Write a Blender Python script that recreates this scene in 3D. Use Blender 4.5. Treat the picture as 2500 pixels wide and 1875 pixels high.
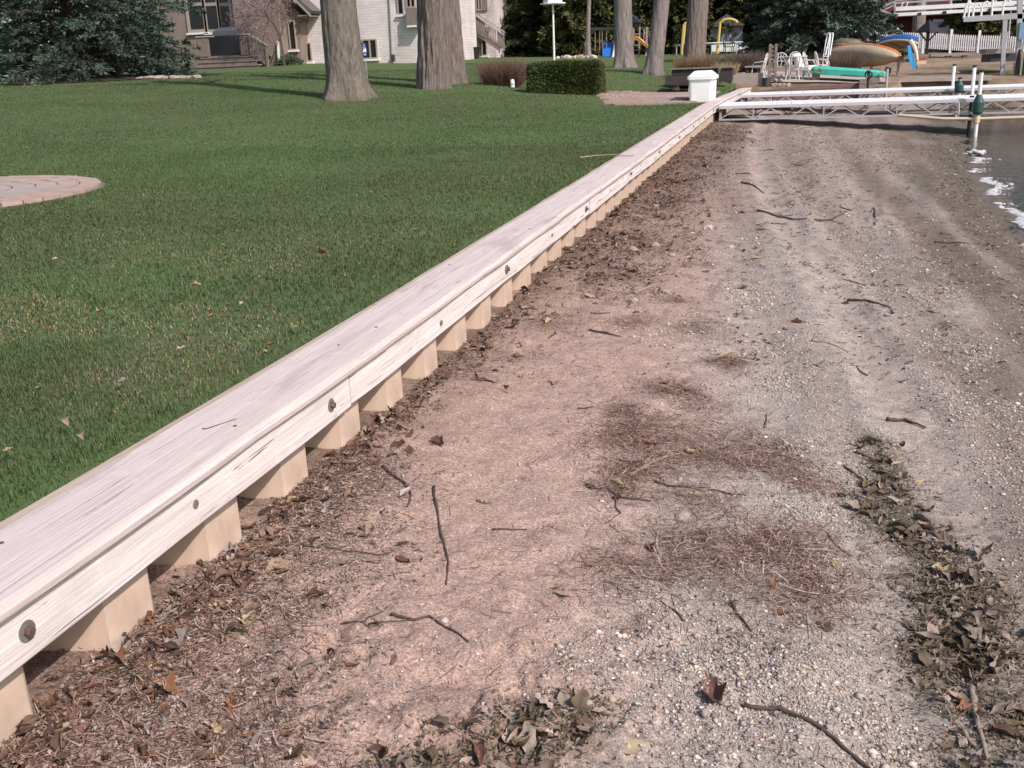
import bpy, bmesh, math, random
import numpy as np
from mathutils import Vector, Matrix

for o in list(bpy.data.objects):
    bpy.data.objects.remove(o)
scene = bpy.context.scene
COL = scene.collection
R = math.radians

# ------------------------------------------------------------------ camera
EYE = Vector((0.0, 0.0, 1.67))          # metres above the lake level
CAM_RIGHT = Vector((0.96425, 0.26210, -0.03904))
CAM_DOWN = Vector((0.04384, -0.30306, -0.95196))
CAM_FWD = Vector((-0.26134, 0.91622, -0.30372))
cam_data = bpy.data.cameras.new("camera")
cam = bpy.data.objects.new("camera", cam_data)
COL.objects.link(cam)
M = Matrix.Identity(4)
for i in range(3):
    M[i][0] = CAM_RIGHT[i]; M[i][1] = -CAM_DOWN[i]; M[i][2] = -CAM_FWD[i]; M[i][3] = EYE[i]
cam.matrix_world = M
cam_data.sensor_fit = 'HORIZONTAL'
cam_data.sensor_width = 36.0
cam_data.lens = 2412.0 / 2500.0 * 36.0
cam_data.clip_start = 0.05
cam_data.clip_end = 2000.0
scene.camera = cam

# ------------------------------------------------------------------ sky, sun, exposure
SUN_EL = R(44); SUN_AZ = R(123)          # azimuth clockwise from +Y
world = bpy.data.worlds.new("World"); scene.world = world
world.use_nodes = True
wn = world.node_tree.nodes; wl = world.node_tree.links
bg = wn["Background"]
sky = wn.new("ShaderNodeTexSky"); sky.sky_type = 'NISHITA'
sky.sun_disc = False; sky.sun_elevation = SUN_EL; sky.sun_rotation = SUN_AZ
sky.air_density = 1.0; sky.dust_density = 2.2; sky.ozone_density = 1.0
wl.new(sky.outputs[0], bg.inputs[0]); bg.inputs[1].default_value = 0.115
sun_d = bpy.data.lights.new("sun", 'SUN'); sun_d.energy = 3.6; sun_d.angle = R(0.6)
sun_d.color = (1.0, 0.905, 0.86)
sun = bpy.data.objects.new("sun", sun_d); COL.objects.link(sun)
sd = Vector((math.sin(SUN_AZ) * math.cos(SUN_EL), math.cos(SUN_AZ) * math.cos(SUN_EL), math.sin(SUN_EL)))
sun.rotation_euler = sd.to_track_quat('Z', 'Y').to_euler()
sun.location = (20, 10, 30)
vs = scene.view_settings
scene.display_settings.display_device = 'sRGB'
vs.view_transform = 'Standard'; vs.look = 'None'; vs.exposure = 0.33; vs.gamma = 1.0
vs.use_curve_mapping = False
scene.render.engine = 'CYCLES'
scene.cycles.max_bounces = 6
scene.cycles.transparent_max_bounces = 8

# ------------------------------------------------------------------ helpers
def at(px, py, y):
    """world point seen at photo position (px, py) standing at distance y"""
    v = CAM_FWD + CAM_RIGHT * ((px - 1250.0) / 2412.0) + CAM_DOWN * ((py - 937.5) / 2412.0)
    return EYE + v * (y / v.y)

def tag(o, label=None, cat=None, group=None, kind=None):
    if label: o['label'] = label
    if cat: o['category'] = cat
    if group: o['group'] = group
    if kind: o['kind'] = kind
    return o

def empty(name, loc=(0, 0, 0), rz=0.0, label=None, cat=None, group=None):
    o = bpy.data.objects.new(name, None); COL.objects.link(o)
    o.location = loc; o.rotation_euler = (0, 0, rz); o.empty_display_size = 0.2
    return tag(o, label, cat, group)

def link(name, me, parent=None):
    o = bpy.data.objects.new(name, me); COL.objects.link(o)
    if parent is not None: o.parent = parent
    return o

def children_of(o):
    return list(o.children)

def copy_tree(o, parent=None):
    c = o.copy(); COL.objects.link(c)
    if parent is not None: c.parent = parent
    for ch in list(o.children): copy_tree(ch, c)
    return c

class MB:
    """collects simple solids and links them as one mesh object"""
    def __init__(self): self.v = []; self.f = []
    def add(self, vs, fs):
        b = len(self.v); self.v += [tuple(p) for p in vs]; self.f += [tuple(i + b for i in f) for f in fs]
        return self
    def box(self, c, s, rot=None):
        cx, cy, cz = c; sx, sy, sz = s[0] / 2, s[1] / 2, s[2] / 2
        vs = [Vector((x * sx, y * sy, z * sz)) for z in (-1, 1) for y in (-1, 1) for x in (-1, 1)]
        if rot is not None: vs = [rot @ p for p in vs]
        vs = [p + Vector(c) for p in vs]
        return self.add(vs, [(0, 2, 3, 1), (4, 5, 7, 6), (0, 1, 5, 4), (2, 6, 7, 3), (0, 4, 6, 2), (1, 3, 7, 5)])
    def bar(self, a, b, w, h=None, up=(0, 0, 1)):
        a = Vector(a); b = Vector(b); h = h or w; d = (b - a)
        if d.length < 1e-6: return self
        d.normalize(); u = Vector(up)
        if abs(d.dot(u)) > 0.98: u = Vector((0, 1, 0))
        s = d.cross(u).normalized(); t = s.cross(d).normalized()
        vs = []
        for p in (a, b):
            for i, j in ((-1, -1), (1, -1), (1, 1), (-1, 1)): vs.append(p + s * (i * w / 2) + t * (j * h / 2))
        return self.add(vs, [(0, 3, 2, 1), (4, 5, 6, 7), (0, 1, 5, 4), (1, 2, 6, 5), (2, 3, 7, 6), (3, 0, 4, 7)])
    def tube(self, pts, r, n=8, cap=True):
        pts = [Vector(p) for p in pts]; m = len(pts)
        rs = r if isinstance(r, (list, tuple)) else [r] * m
        vs = []; fs = []; pu = None
        for i, p in enumerate(pts):
            d = (pts[min(i + 1, m - 1)] - pts[max(i - 1, 0)])
            d = d.normalized() if d.length > 1e-9 else Vector((0, 0, 1))
            if pu is None: pu = Vector((0, 0, 1)) if abs(d.z) < 0.9 else Vector((1, 0, 0))
            s = d.cross(pu)
            s = s.normalized() if s.length > 1e-6 else d.orthogonal().normalized()
            t = s.cross(d).normalized(); pu = t
            for k in range(n):
                a = 2 * math.pi * k / n
                vs.append(p + (s * math.cos(a) + t * math.sin(a)) * rs[i])
        for i in range(m - 1):
            for k in range(n):
                k2 = (k + 1) % n
                fs.append((i * n + k, i * n + k2, (i + 1) * n + k2, (i + 1) * n + k))
        if cap:
            fs.append(tuple(range(n - 1, -1, -1))); fs.append(tuple((m - 1) * n + k for k in range(n)))
        return self.add(vs, fs)
    def lathe(self, prof, c=(0, 0, 0), n=16):
        vs = []; fs = []; m = len(prof)
        for r, z in prof:
            for k in range(n):
                a = 2 * math.pi * k / n; vs.append((c[0] + r * math.cos(a), c[1] + r * math.sin(a), c[2] + z))
        for i in range(m - 1):
            for k in range(n):
                k2 = (k + 1) % n; fs.append((i * n + k, i * n + k2, (i + 1) * n + k2, (i + 1) * n + k))
        fs.append(tuple(range(n - 1, -1, -1))); fs.append(tuple((m - 1) * n + k for k in range(n)))
        return self.add(vs, fs)
    def prism(self, poly, d):
        """closed polygon of 3-D points pushed along d"""
        n = len(poly); d = Vector(d); vs = [Vector(p) for p in poly] + [Vector(p) + d for p in poly]
        fs = [tuple(range(n - 1, -1, -1)), tuple(range(n, 2 * n))] + [(i, (i + 1) % n, n + (i + 1) % n, n + i) for i in range(n)]
        return self.add(vs, fs)
    def loft(self, rings, cap=True, closed=True):
        n = len(rings[0]); vs = [p for r in rings for p in r]; fs = []
        for i in range(len(rings) - 1):
            for k in range(n if closed else n - 1):
                k2 = (k + 1) % n; fs.append((i * n + k, i * n + k2, (i + 1) * n + k2, (i + 1) * n + k))
        if cap and closed:
            fs.append(tuple(range(n - 1, -1, -1))); fs.append(tuple((len(rings) - 1) * n + k for k in range(n)))
        return self.add(vs, fs)
    def mesh(self, name, m, smooth=False):
        me = bpy.data.meshes.new(name); me.from_pydata(self.v, [], self.f); me.update()
        bm = bmesh.new(); bm.from_mesh(me); bmesh.ops.recalc_face_normals(bm, faces=bm.faces); bm.to_mesh(me); bm.free()
        if m is not None: me.materials.append(m)
        if smooth: me.polygons.foreach_set("use_smooth", [True] * len(me.polygons))
        return me
    def build(self, name, m, parent=None, smooth=False, bevel=0.0):
        o = link(name, self.mesh(name, m, smooth), parent)
        if bevel:
            b = o.modifiers.new("bevel", 'BEVEL'); b.width = bevel; b.segments = 2; b.limit_method = 'ANGLE'
        return o

def np_mesh(name, V, Fc, m, col=None, smooth=False):
    """mesh from arrays: V (n,3), Fc (k,3|4), col (n,3) colour of the thing itself"""
    me = bpy.data.meshes.new(name)
    V = np.ascontiguousarray(V, dtype=np.float32); Fc = np.ascontiguousarray(Fc, dtype=np.int32)
    n, k = Fc.shape
    me.vertices.add(len(V)); me.vertices.foreach_set("co", V.ravel())
    me.loops.add(n * k); me.loops.foreach_set("vertex_index", Fc.ravel())
    me.polygons.add(n)
    me.polygons.foreach_set("loop_start", np.arange(0, n * k, k, dtype=np.int32))
    me.polygons.foreach_set("loop_total", np.full(n, k, dtype=np.int32))
    if smooth: me.polygons.foreach_set("use_smooth", np.ones(n, dtype=bool))
    if col is not None:
        at_ = me.color_attributes.new("tone", 'FLOAT_COLOR', 'POINT')
        c4 = np.ones((len(V), 4), dtype=np.float32); c4[:, :3] = col
        at_.data.foreach_set("color", c4.ravel())
    me.materials.append(m); me.update(calc_edges=True); me.validate()
    return me

# value noise on arrays
def _hash(ix, iy, seed):
    h = (ix.astype(np.int64) * 374761393 + iy.astype(np.int64) * 668265263 + seed * 974634781) & 0x7fffffff
    h = ((h ^ (h >> 13)) * 1274126177) & 0x7fffffff
    return ((h ^ (h >> 16)) & 0xffff) / 65535.0
def vnoise(x, y, seed=0):
    x = np.asarray(x, float); y = np.asarray(y, float)
    ix = np.floor(x); iy = np.floor(y); fx = x - ix; fy = y - iy
    fx = fx * fx * (3 - 2 * fx); fy = fy * fy * (3 - 2 * fy)
    a = _hash(ix, iy, seed); b = _hash(ix + 1, iy, seed); c = _hash(ix, iy + 1, seed); d = _hash(ix + 1, iy + 1, seed)
    return (a * (1 - fx) + b * fx) * (1 - fy) + (c * (1 - fx) + d * fx) * fy
def fbm(x, y, oct=4, seed=0, gain=0.5):
    s = 0; a = 1; t = 0
    for i in range(oct):
        s = s + a * vnoise(x * 2 ** i + 17.3 * i, y * 2 ** i - 9.1 * i, seed + i); t += a; a *= gain
    return s / t
def sstep(a, b, x):
    t = np.clip((np.asarray(x, float) - a) / (b - a), 0, 1); return t * t * (3 - 2 * t)

# ------------------------------------------------------------------ materials
def mat(name, col, rough=0.7, col2=None, scale=8.0, stretch=(1, 1, 1), bump=0.0, bscale=None, metal=0.0,
        detail=6.0, contrast=(0.35, 0.65), attr=False, transl=0.0, spec=0.5, col3=None, scale3=1.0, bdist=0.01):
    m = bpy.data.materials.new(name); m.use_nodes = True
    nt = m.node_tree; N = nt.nodes; L = nt.links
    b = N["Principled BSDF"]; b.inputs["Roughness"].default_value = rough; b.inputs["Metallic"].default_value = metal
    b.inputs["Specular IOR Level"].default_value = spec
    tc = N.new("ShaderNodeTexCoord"); mp = N.new("ShaderNodeMapping"); L.new(tc.outputs["Object"], mp.inputs[0])
    mp.inputs["Scale"].default_value = stretch
    if attr:
        a = N.new("ShaderNodeAttribute"); a.attribute_name = "tone"; cur = a.outputs["Color"]
    else:
        rgb = N.new("ShaderNodeRGB"); rgb.outputs[0].default_value = (*col, 1); cur = rgb.outputs[0]
    def noise(sc):
        n = N.new("ShaderNodeTexNoise"); n.inputs["Scale"].default_value = sc; n.inputs["Detail"].default_value = detail
        n.inputs["Roughness"].default_value = 0.62
        L.new(mp.outputs[0], n.inputs["Vector"]); return n
    def ramp(src, lo, hi):
        r = N.new("ShaderNodeMapRange"); r.inputs[1].default_value = lo; r.inputs[2].default_value = hi
        L.new(src, r.inputs[0]); return r.outputs[0]
    def mix(f, a_, c_):
        x = N.new("ShaderNodeMix"); x.data_type = 'RGBA'; L.new(f, x.inputs["Factor"]); L.new(a_, x.inputs["A"])
        if isinstance(c_, tuple): x.inputs["B"].default_value = (*c_, 1)
        else: L.new(c_, x.inputs["B"])
        return x.outputs["Result"]
    if col2 is not None:
        cur = mix(ramp(noise(scale).outputs["Fac"], *contrast), cur, col2)
    if col3 is not None:
        cur = mix(ramp(noise(scale3).outputs["Fac"], 0.45, 0.7), cur, col3)
    L.new(cur, b.inputs["Base Color"])
    if bump:
        bn = noise(bscale or scale * 3); bp = N.new("ShaderNodeBump"); bp.inputs["Strength"].default_value = bump
        bp.inputs["Distance"].default_value = bdist
        L.new(bn.outputs["Fac"], bp.inputs["Height"]); L.new(bp.outputs[0], b.inputs["Normal"])
    if transl:
        t = N.new("ShaderNodeBsdfTranslucent"); L.new(cur, t.inputs["Color"])
        ms = N.new("ShaderNodeMixShader"); ms.inputs[0].default_value = transl
        L.new(b.outputs[0], ms.inputs[1]); L.new(t.outputs[0], ms.inputs[2])
        L.new(ms.outputs[0], N["Material Output"].inputs[0])
    return m
# ------------------------------------------------------------------ ground shapes
WX = -1.60                                # outer face of the seawall planks
def rise(y): return 0.0085 * np.maximum(0, np.asarray(y, float) - 4)
def shore_x(y):
    y = np.asarray(y, float)
    return np.where(y < 22, 1.95 + .0030 * y * y, 3.4 + (y - 22) * .2)
BARE = ([2.6, 3.33, 4.33, 5.35, 6.82, 8.55, 11.39, 14.62, 18.55], [.60, .60, .57, .47, .31, .10, -.19, -.44, -.60])
def sand_base(x, y):
    zw = .27 + rise(np.minimum(y, 34)); s = (x + 1.64) / (shore_x(y) + 1.64)
    return zw * (1 - s) - np.where(s > 1, np.minimum((s - 1) * .25, 1.5), 0)
def sand_z(x, y):
    x = np.asarray(x, float); y = np.asarray(y, float)
    z = sand_base(x, y)
    near = np.exp(-np.maximum(y - 1, 0) / 9.0)
    z = z + (fbm(x * 1.6, y * 1.6, 4, 3) - .5) * .05
    z = z + (fbm(x * 7, y * 7, 3, 11) - .5) * .022 * (0.35 + near)
    z = z + (fbm(x * 26, y * 26, 3, 21) - .5) * .014 * near
    cl = fbm(x * 11 + 3, y * 11, 3, 25); z = z + (.010 + .014 * sstep(2.4, 1.9, y) * sstep(-1.35, -1.1, x)) * near * sstep(.52, .64, cl) * sstep(.2, -.5, x) * sstep(3.4, 2.2, y)
    # trodden, scooped place in front of the viewer
    for cx, cy, rx, ry, d in ((-1.13, 2.06, .035, .17, .035), (-.93, 1.98, .10, .05, .02), (-.80, 1.83, .05, .05, -.035), (-.74, 2.03, .13, .035, .03),
                              (-.60, 2.02, .05, .05, .022), (-1.02, 1.86, .05, .06, .02), (-.92, 1.78, .06, .05, -.03), (-.60, 1.75, .16, .05, .04),
                              (-1.3, 2.0, .04, .12, .02), (-.45, 2.02, .05, .04, .015)):
        z = z - d * np.exp(-(((x - cx) / rx) ** 2 + ((y - cy) / ry) ** 2))
    # old wave ridges that run with the shore
    s = (x + 1.64) / (shore_x(y) + 1.64) + (fbm(x * .5, y * .35, 3, 5) - .5) * .08
    far = sstep(5, 10, y)
    for c, w, h in ((.46, .02, .02), (.58, .03, -.02), (.66, .02, .018), (.80, .025, .02), (.92, .02, .015)):
        z = z + h * far * np.exp(-((s - c) / w) ** 2)
    xb = np.interp(y, *BARE); z = z + .016 * np.exp(-((x - xb + .18) / .07) ** 2) * sstep(3, 5, y) - .014 * np.exp(-((x - xb) / .12) ** 2) * sstep(3, 5, y) + .02 * np.exp(-((x - xb - .22) / .08) ** 2) * sstep(3, 5, y)
    for c, w, h in ((.47, .03, .012), (.56, .05, -.015)):
        z = z + h * (1 - far) * np.exp(-((s - c) / w) ** 2)
    return z
def sand1(x, y): return float(sand_z(np.array([x]), np.array([y]))[0])

PTS = [(-1.95, -3, .595), (-1.95, 1, .595), (-1.95, 4, .595), (-1.95, 8, .63), (-1.95, 13, .672), (-1.95, 18, .715), (-1.95, 22, .75), (-1.95, 27, .79), (-1.8, 33, .86),
       (-4, 2, .60), (-4, 10, .65), (-8.4, 7.9, .69), (-6.7, 8, .68), (-4, 23.7, .74), (-5, 27.4, .76), (-20, 3, .95), (-20, 12, 1.1), (-12, 14, .95),
       (-9.96, 22, 1.17), (-8.86, 25, 1.28), (-9.05, 27, 1.37), (-6.32, 24.5, 1.12), (-4.5, 24.5, 1.04), (-8.05, 27, 1.33), (-22.8, 30, 1.86), (-26.6, 30, 2.0),
       (-18.9, 30, 1.80), (-27.6, 46.5, 2.23), (-24.9, 50, 2.38), (-20.7, 52, 2.27), (-20, 62, 2.42), (-6.66, 42, 1.52), (-4.4, 34, 1.33), (-3.84, 41, 1.44),
       (-12.1, 58, 2.15), (-4.4, 62, 2.0), (0, 35, .93), (.8, 36, 1.0), (3.7, 40.5, .86), (6.4, 40, .80), (4, 43, 1.10), (8.4, 50, 1.31), (10.2, 70, 1.49), (3.3, 70, 1.75),
       (3.9, 62, 1.7), (13.5, 70, 1.5), (-45, 30, 2.3), (-45, 60, 3), (-30, 90, 3.3), (0, 100, 2.6), (20, 100, 1.9), (-45, 0, 1.4), (30, 75, 1.2), (22, 60, .9)]
_P = np.array(PTS)
def _tps(r2): return np.where(r2 > 0, r2 * np.log(r2 + 1e-12) * .5, 0)
def _fit():
    n = len(_P); d = ((_P[:, None, :2] - _P[None, :, :2]) ** 2).sum(-1)
    K = _tps(d) + np.eye(n) * .4; A = np.zeros((n + 3, n + 3)); A[:n, :n] = K
    A[:n, n] = 1; A[:n, n + 1:] = _P[:, :2]; A[n, :n] = 1; A[n + 1:, :n] = _P[:, :2].T
    return np.linalg.solve(A, np.r_[_P[:, 2], 0, 0, 0])
_W = _fit()
def lawn_z(x, y):
    x = np.asarray(x, float); y = np.asarray(y, float); sh = x.shape; q = np.c_[x.ravel(), y.ravel()]
    out = np.empty(len(q))
    for i in range(0, len(q), 20000):
        c = q[i:i + 20000]; d = ((c[:, None, :] - _P[None, :, :2]) ** 2).sum(-1)
        out[i:i + 20000] = _tps(d) @ _W[:-3] + _W[-3] + c @ _W[-2:]
    out = out.reshape(sh)
    wall = .597 + rise(np.minimum(y, 34))              # meets the wall cap
    pc = sstep(3.2, 2.0, np.hypot(x + 8.4, y - 7.9)); out = out * (1 - pc) + .685 * pc
    k = np.exp(-np.maximum(-1.95 - x, 0) / 1.5) * (1 - sstep(30, 33, y))
    out = out * (1 - k) + wall * k
    out = out + (fbm(x * .45, y * .45, 3, 31) - .5) * .07 * (1 - k) * (1 - pc)
    return out
def lawn1(x, y): return float(lawn_z(np.array([x]), np.array([y]))[0])

def grid(name, X, Y, Z, m, col=None):
    ny, nx = X.shape; idx = np.arange(nx * ny).reshape(ny, nx)
    Fc = np.stack([idx[:-1, :-1], idx[:-1, 1:], idx[1:, 1:], idx[1:, :-1]], -1).reshape(-1, 4)
    return link(name, np_mesh(name, np.stack([X, Y, Z], -1).reshape(-1, 3), Fc, m, col, True))

# --- materials of the ground
def sand_material():
    m = bpy.data.materials.new("sand"); m.use_nodes = True; nt = m.node_tree; N = nt.nodes; L = nt.links
    b = N["Principled BSDF"]; b.inputs["Specular IOR Level"].default_value = .25
    tc = N.new("ShaderNodeTexCoord"); a = N.new("ShaderNodeAttribute"); a.attribute_name = "tone"
    def noise(sc, det=5):
        n = N.new("ShaderNodeTexNoise"); n.inputs["Scale"].default_value = sc; n.inputs["Detail"].default_value = det
        n.inputs["Roughness"].default_value = .7; L.new(tc.outputs["Object"], n.inputs["Vector"]); return n.outputs["Fac"]
    def rng(s, lo, hi, to0, to1):
        r = N.new("ShaderNodeMapRange"); r.inputs[1].default_value = lo; r.inputs[2].default_value = hi
        r.inputs[3].default_value = to0; r.inputs[4].default_value = to1; L.new(s, r.inputs[0]); return r.outputs[0]
    def mul(c, f):
        x = N.new("ShaderNodeVectorMath"); x.operation = 'SCALE'; L.new(c, x.inputs[0]); L.new(f, x.inputs["Scale"]); return x.outputs[0]
    cur = mul(a.outputs["Color"], rng(noise(9, 6), .3, .7, .78, 1.2))
    cur = mul(cur, rng(noise(90, 4), .32, .68, .66, 1.32))
    vo = N.new("ShaderNodeTexVoronoi"); vo.inputs["Scale"].default_value = 230; L.new(tc.outputs["Object"], vo.inputs["Vector"])
    sp = N.new("ShaderNodeSeparateColor"); L.new(vo.outputs["Color"], sp.inputs[0])
    cur = mul(cur, rng(sp.outputs[0], 0, 1, .68, 1.3))
    # specks of dark organic crumbs
    v2 = N.new("ShaderNodeTexVoronoi"); v2.inputs["Scale"].default_value = 95; 
    wn_ = N.new("ShaderNodeTexNoise"); wn_.inputs["Scale"].default_value = 60; wn_.inputs["Detail"].default_value = 3; L.new(tc.outputs["Object"], wn_.inputs["Vector"])
    wa = N.new("ShaderNodeVectorMath"); wa.operation = 'MULTIPLY_ADD'; wa.inputs[1].default_value = (.035, .035, .035); L.new(wn_.outputs["Color"], wa.inputs[0]); L.new(tc.outputs["Object"], wa.inputs[2])
    L.new(wa.outputs[0], v2.inputs["Vector"])
    s2 = N.new("ShaderNodeSeparateColor"); L.new(v2.outputs["Color"], s2.inputs[0])
    k = N.new("ShaderNodeMath"); k.operation = 'GREATER_THAN'; k.inputs[1].default_value = .90; L.new(s2.outputs[1], k.inputs[0])
    k2 = N.new("ShaderNodeMath"); k2.operation = 'LESS_THAN'; k2.inputs[1].default_value = .27; L.new(v2.outputs["Distance"], k2.inputs[0])
    k3 = N.new("ShaderNodeMath"); k3.operation = 'MULTIPLY'; L.new(k.outputs[0], k3.inputs[0]); L.new(k2.outputs[0], k3.inputs[1])
    mx = N.new("ShaderNodeMix"); mx.data_type = 'RGBA'; L.new(k3.outputs[0], mx.inputs["Factor"]); L.new(cur, mx.inputs["A"])
    mx.inputs["B"].default_value = (.15, .10, .085, 1)
    L.new(mx.outputs["Result"], b.inputs["Base Color"])
    rr = N.new("ShaderNodeSeparateColor"); L.new(a.outputs["Color"], rr.inputs[0])
    L.new(rng(rr.outputs[0], .05, .2, .6, .95), b.inputs["Roughness"])
    ad = N.new("ShaderNodeMath"); ad.operation = 'MULTIPLY_ADD'; ad.inputs[1].default_value = .6
    L.new(sp.outputs[0], ad.inputs[0]); L.new(noise(120, 5), ad.inputs[2])
    bp = N.new("ShaderNodeBump"); bp.inputs["Strength"].default_value = .75; bp.inputs["Distance"].default_value = .009
    L.new(ad.outputs[0], bp.inputs["Height"]); L.new(bp.outputs[0], b.inputs["Normal"])
    return m
M_SAND = sand_material()
M_TURF = mat("turf", (.098, .140, .054), .95, (.076, .116, .045), 3.0, bump=.4, bscale=40, col3=(.095, .115, .055), scale3=.55, spec=.1, bdist=.03)
M_GRASS = mat("grass_blade", (1, 1, 1), .6, attr=True, transl=.3, spec=.25)
M_DIRT = mat("yard_dirt", (.30, .22, .165), .95, (.19, .135, .10), 1.4, bump=.5, bscale=25, col3=(.085, .10, .04), scale3=.35, spec=.1, bdist=.03)

# litter patches on the beach (x, y, radius)
LIT_N = [(-.28, 3.3, .1), (.08, 2.7, .1), (-.52, 3.5, .08), (-.3, 4.3, .1), (.1, 3.6, .09), (-.4, 2.7, .1), (.02, 3.0, .12), (-.62, 4.1, .08), (-.3, 5.0, .1), (-0.13, 2.8, 0.26), (-0.26, 2.98, 0.16), (-0.03, 2.65, 0.13), (-0.4, 3.83, 0.26), (-0.16, 3.88, 0.19), (-0.59, 3.86, 0.12), (-0.02, 3.79, 0.12), (-0.49, 4.44, 0.12), (-0.48, 5.64, 0.12), (-0.82, 5.7, 0.1), (-0.57, 3.31, 0.09)]
LIT_L = [(-1.69, 1.66, 0.21), (-1.6, 1.86, 0.21), (-1.51, 2.1, 0.2), (-1.17, 1.74, 0.11), (-1.41, 1.59, 0.18), (-1.69, 2.27, 0.16), (-1.66, 2.59, 0.2), (-1.57, 2.85, 0.16), (-1.62, 3.22, 0.14), (-1.46, 7.14, 0.38), (-1.23, 8.29, 0.44), (-1.17, 6.56, 0.32), (-1.3, 10.15, 0.46), (-1.35, 11.6, 0.4), (-1.41, 12.99, 0.4), (-1.35, 5.48, 0.2), (-1.38, 4.79, 0.15), (-1.48, 4.46, 0.12), (-1.64, 3.74, 0.12), (-1.5, 15, .35), (-1.58, 17.81, 0.4), (-1.2, 20.5, .5), (-0.52, 1.86, 0.1), (-0.63, 1.76, 0.08), (-0.43, 1.93, 0.08), (-1.83, 4.54, 0.1), (-0.68, 7.49, 0.13), (-0.7, 6.28, 0.11)]
LIT_W = [(.41, 3.97, .09), (.42, 3.66, .10), (.45, 3.34, .12), (0.39, 4.12, 0.07), (0.43, 3.82, 0.08), (0.43, 3.48, 0.11), (0.48, 3.2, 0.11), (0.51, 2.96, 0.12), (0.54, 2.78, 0.12), (0.56, 2.57, 0.14), (0.55, 2.38, 0.14), (0.55, 2.21, 0.15), (0.43, 2.34, 0.08), (0.41, 2.52, 0.08), (.5, 1.9, .14), (.47, 1.6, .14)]
LIT_G = [(-0.28, 2.2, 0.21), (-0.08, 2.36, 0.22), (0.13, 2.24, 0.19), (0.08, 2.87, 0.17), (0.15, 3.35, 0.18), (0.13, 3.93, 0.17), (0.07, 4.71, 0.18), (-0.02, 5.4, 0.19), (-0.17, 6.62, 0.2), (-0.4, 2.33, 0.1), (0.22, 2.03, 0.12), (0.95, 4.74, 0.28), (0.91, 3.99, 0.17), (0.98, 5.79, 0.22), (0.91, 7.08, 0.24), (0.82, 8.18, 0.25), (0.77, 9.71, 0.25), (-0.11, 2.0, 0.15), (-0.2, 2.53, 0.14), (0, 1.8, .2)]
LIT_M = [(-1.5, 2.05, .32), (-1.35, 1.8, .30), (-1.55, 2.5, .26), (-1.5, 1.55, .3), (-1.2, 1.65, .2), (-1.5, 3.0, .22)]
LIT_B = [(-.50, 1.83, .09), (-.62, 1.71, .08), (-.42, 1.90, .07), (-.72, 1.62, .09), (-.5, 1.66, .11)]
LIT_D = [(-1.38, 7.2, .42), (-1.15, 8.0, .42), (-1.15, 6.6, .30), (-1.3, 9.3, .40), (-1.3, 10.6, .45), (-1.35, 12.2, .42), (-1.3, 14, .4), (-1.25, 16, .4), (-1.2, 18.5, .5)]
def dens(P, x, y):
    d = np.zeros(np.shape(x))
    for cx, cy, r in P:
        ry = r * (1 + max(0, cy - 4) * .12)
        d = np.maximum(d, np.exp(-(((x - cx) / r) ** 2 + ((y - cy) / ry) ** 2) * .9))
    return d

BARE = ([2.6, 3.33, 4.33, 5.35, 6.82, 8.55, 11.39, 14.62, 18.55], [.60, .60, .57, .47, .31, .10, -.19, -.44, -.60])
DK = (.19, .145, .118); LT = (.43, .35, .305)
BANDS = [(*BARE, .12, .17, LT, .75),
         ([3.8, 4.84, 5.94, 7.25, 9.26, 12.3, 15.5], [.22, .18, .0, -.16, -.38, -.75, -1.05], .13, .15, DK, .45),
         ([3.1, 4.14, 5.13, 6.25, 7.98, 10.9, 14.8, 19.7], [1.0, .97, .9, .8, .66, .36, .08, -.12], .17, .17, DK, .55),
         ([5.5, 7.48, 10.92, 14.54, 19.73], [1.20, 1.12, .85, .60, .42], .07, .12, LT, .45),
         ([5.5, 7.48, 10.92, 14.54, 19.73], [1.36, 1.36, 1.15, .99, .87], .14, .16, DK, .7),
         ([6.64, 9.22, 12.31, 16.98, 20.93], [1.62, 1.55, 1.42, 1.28, 1.23], .10, .13, (.33, .27, .235), .6),
         ([8, 12.6, 17.4, 21.5], [1.86, 1.87, 1.92, 1.95], .15, .2, DK, .7)]
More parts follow.
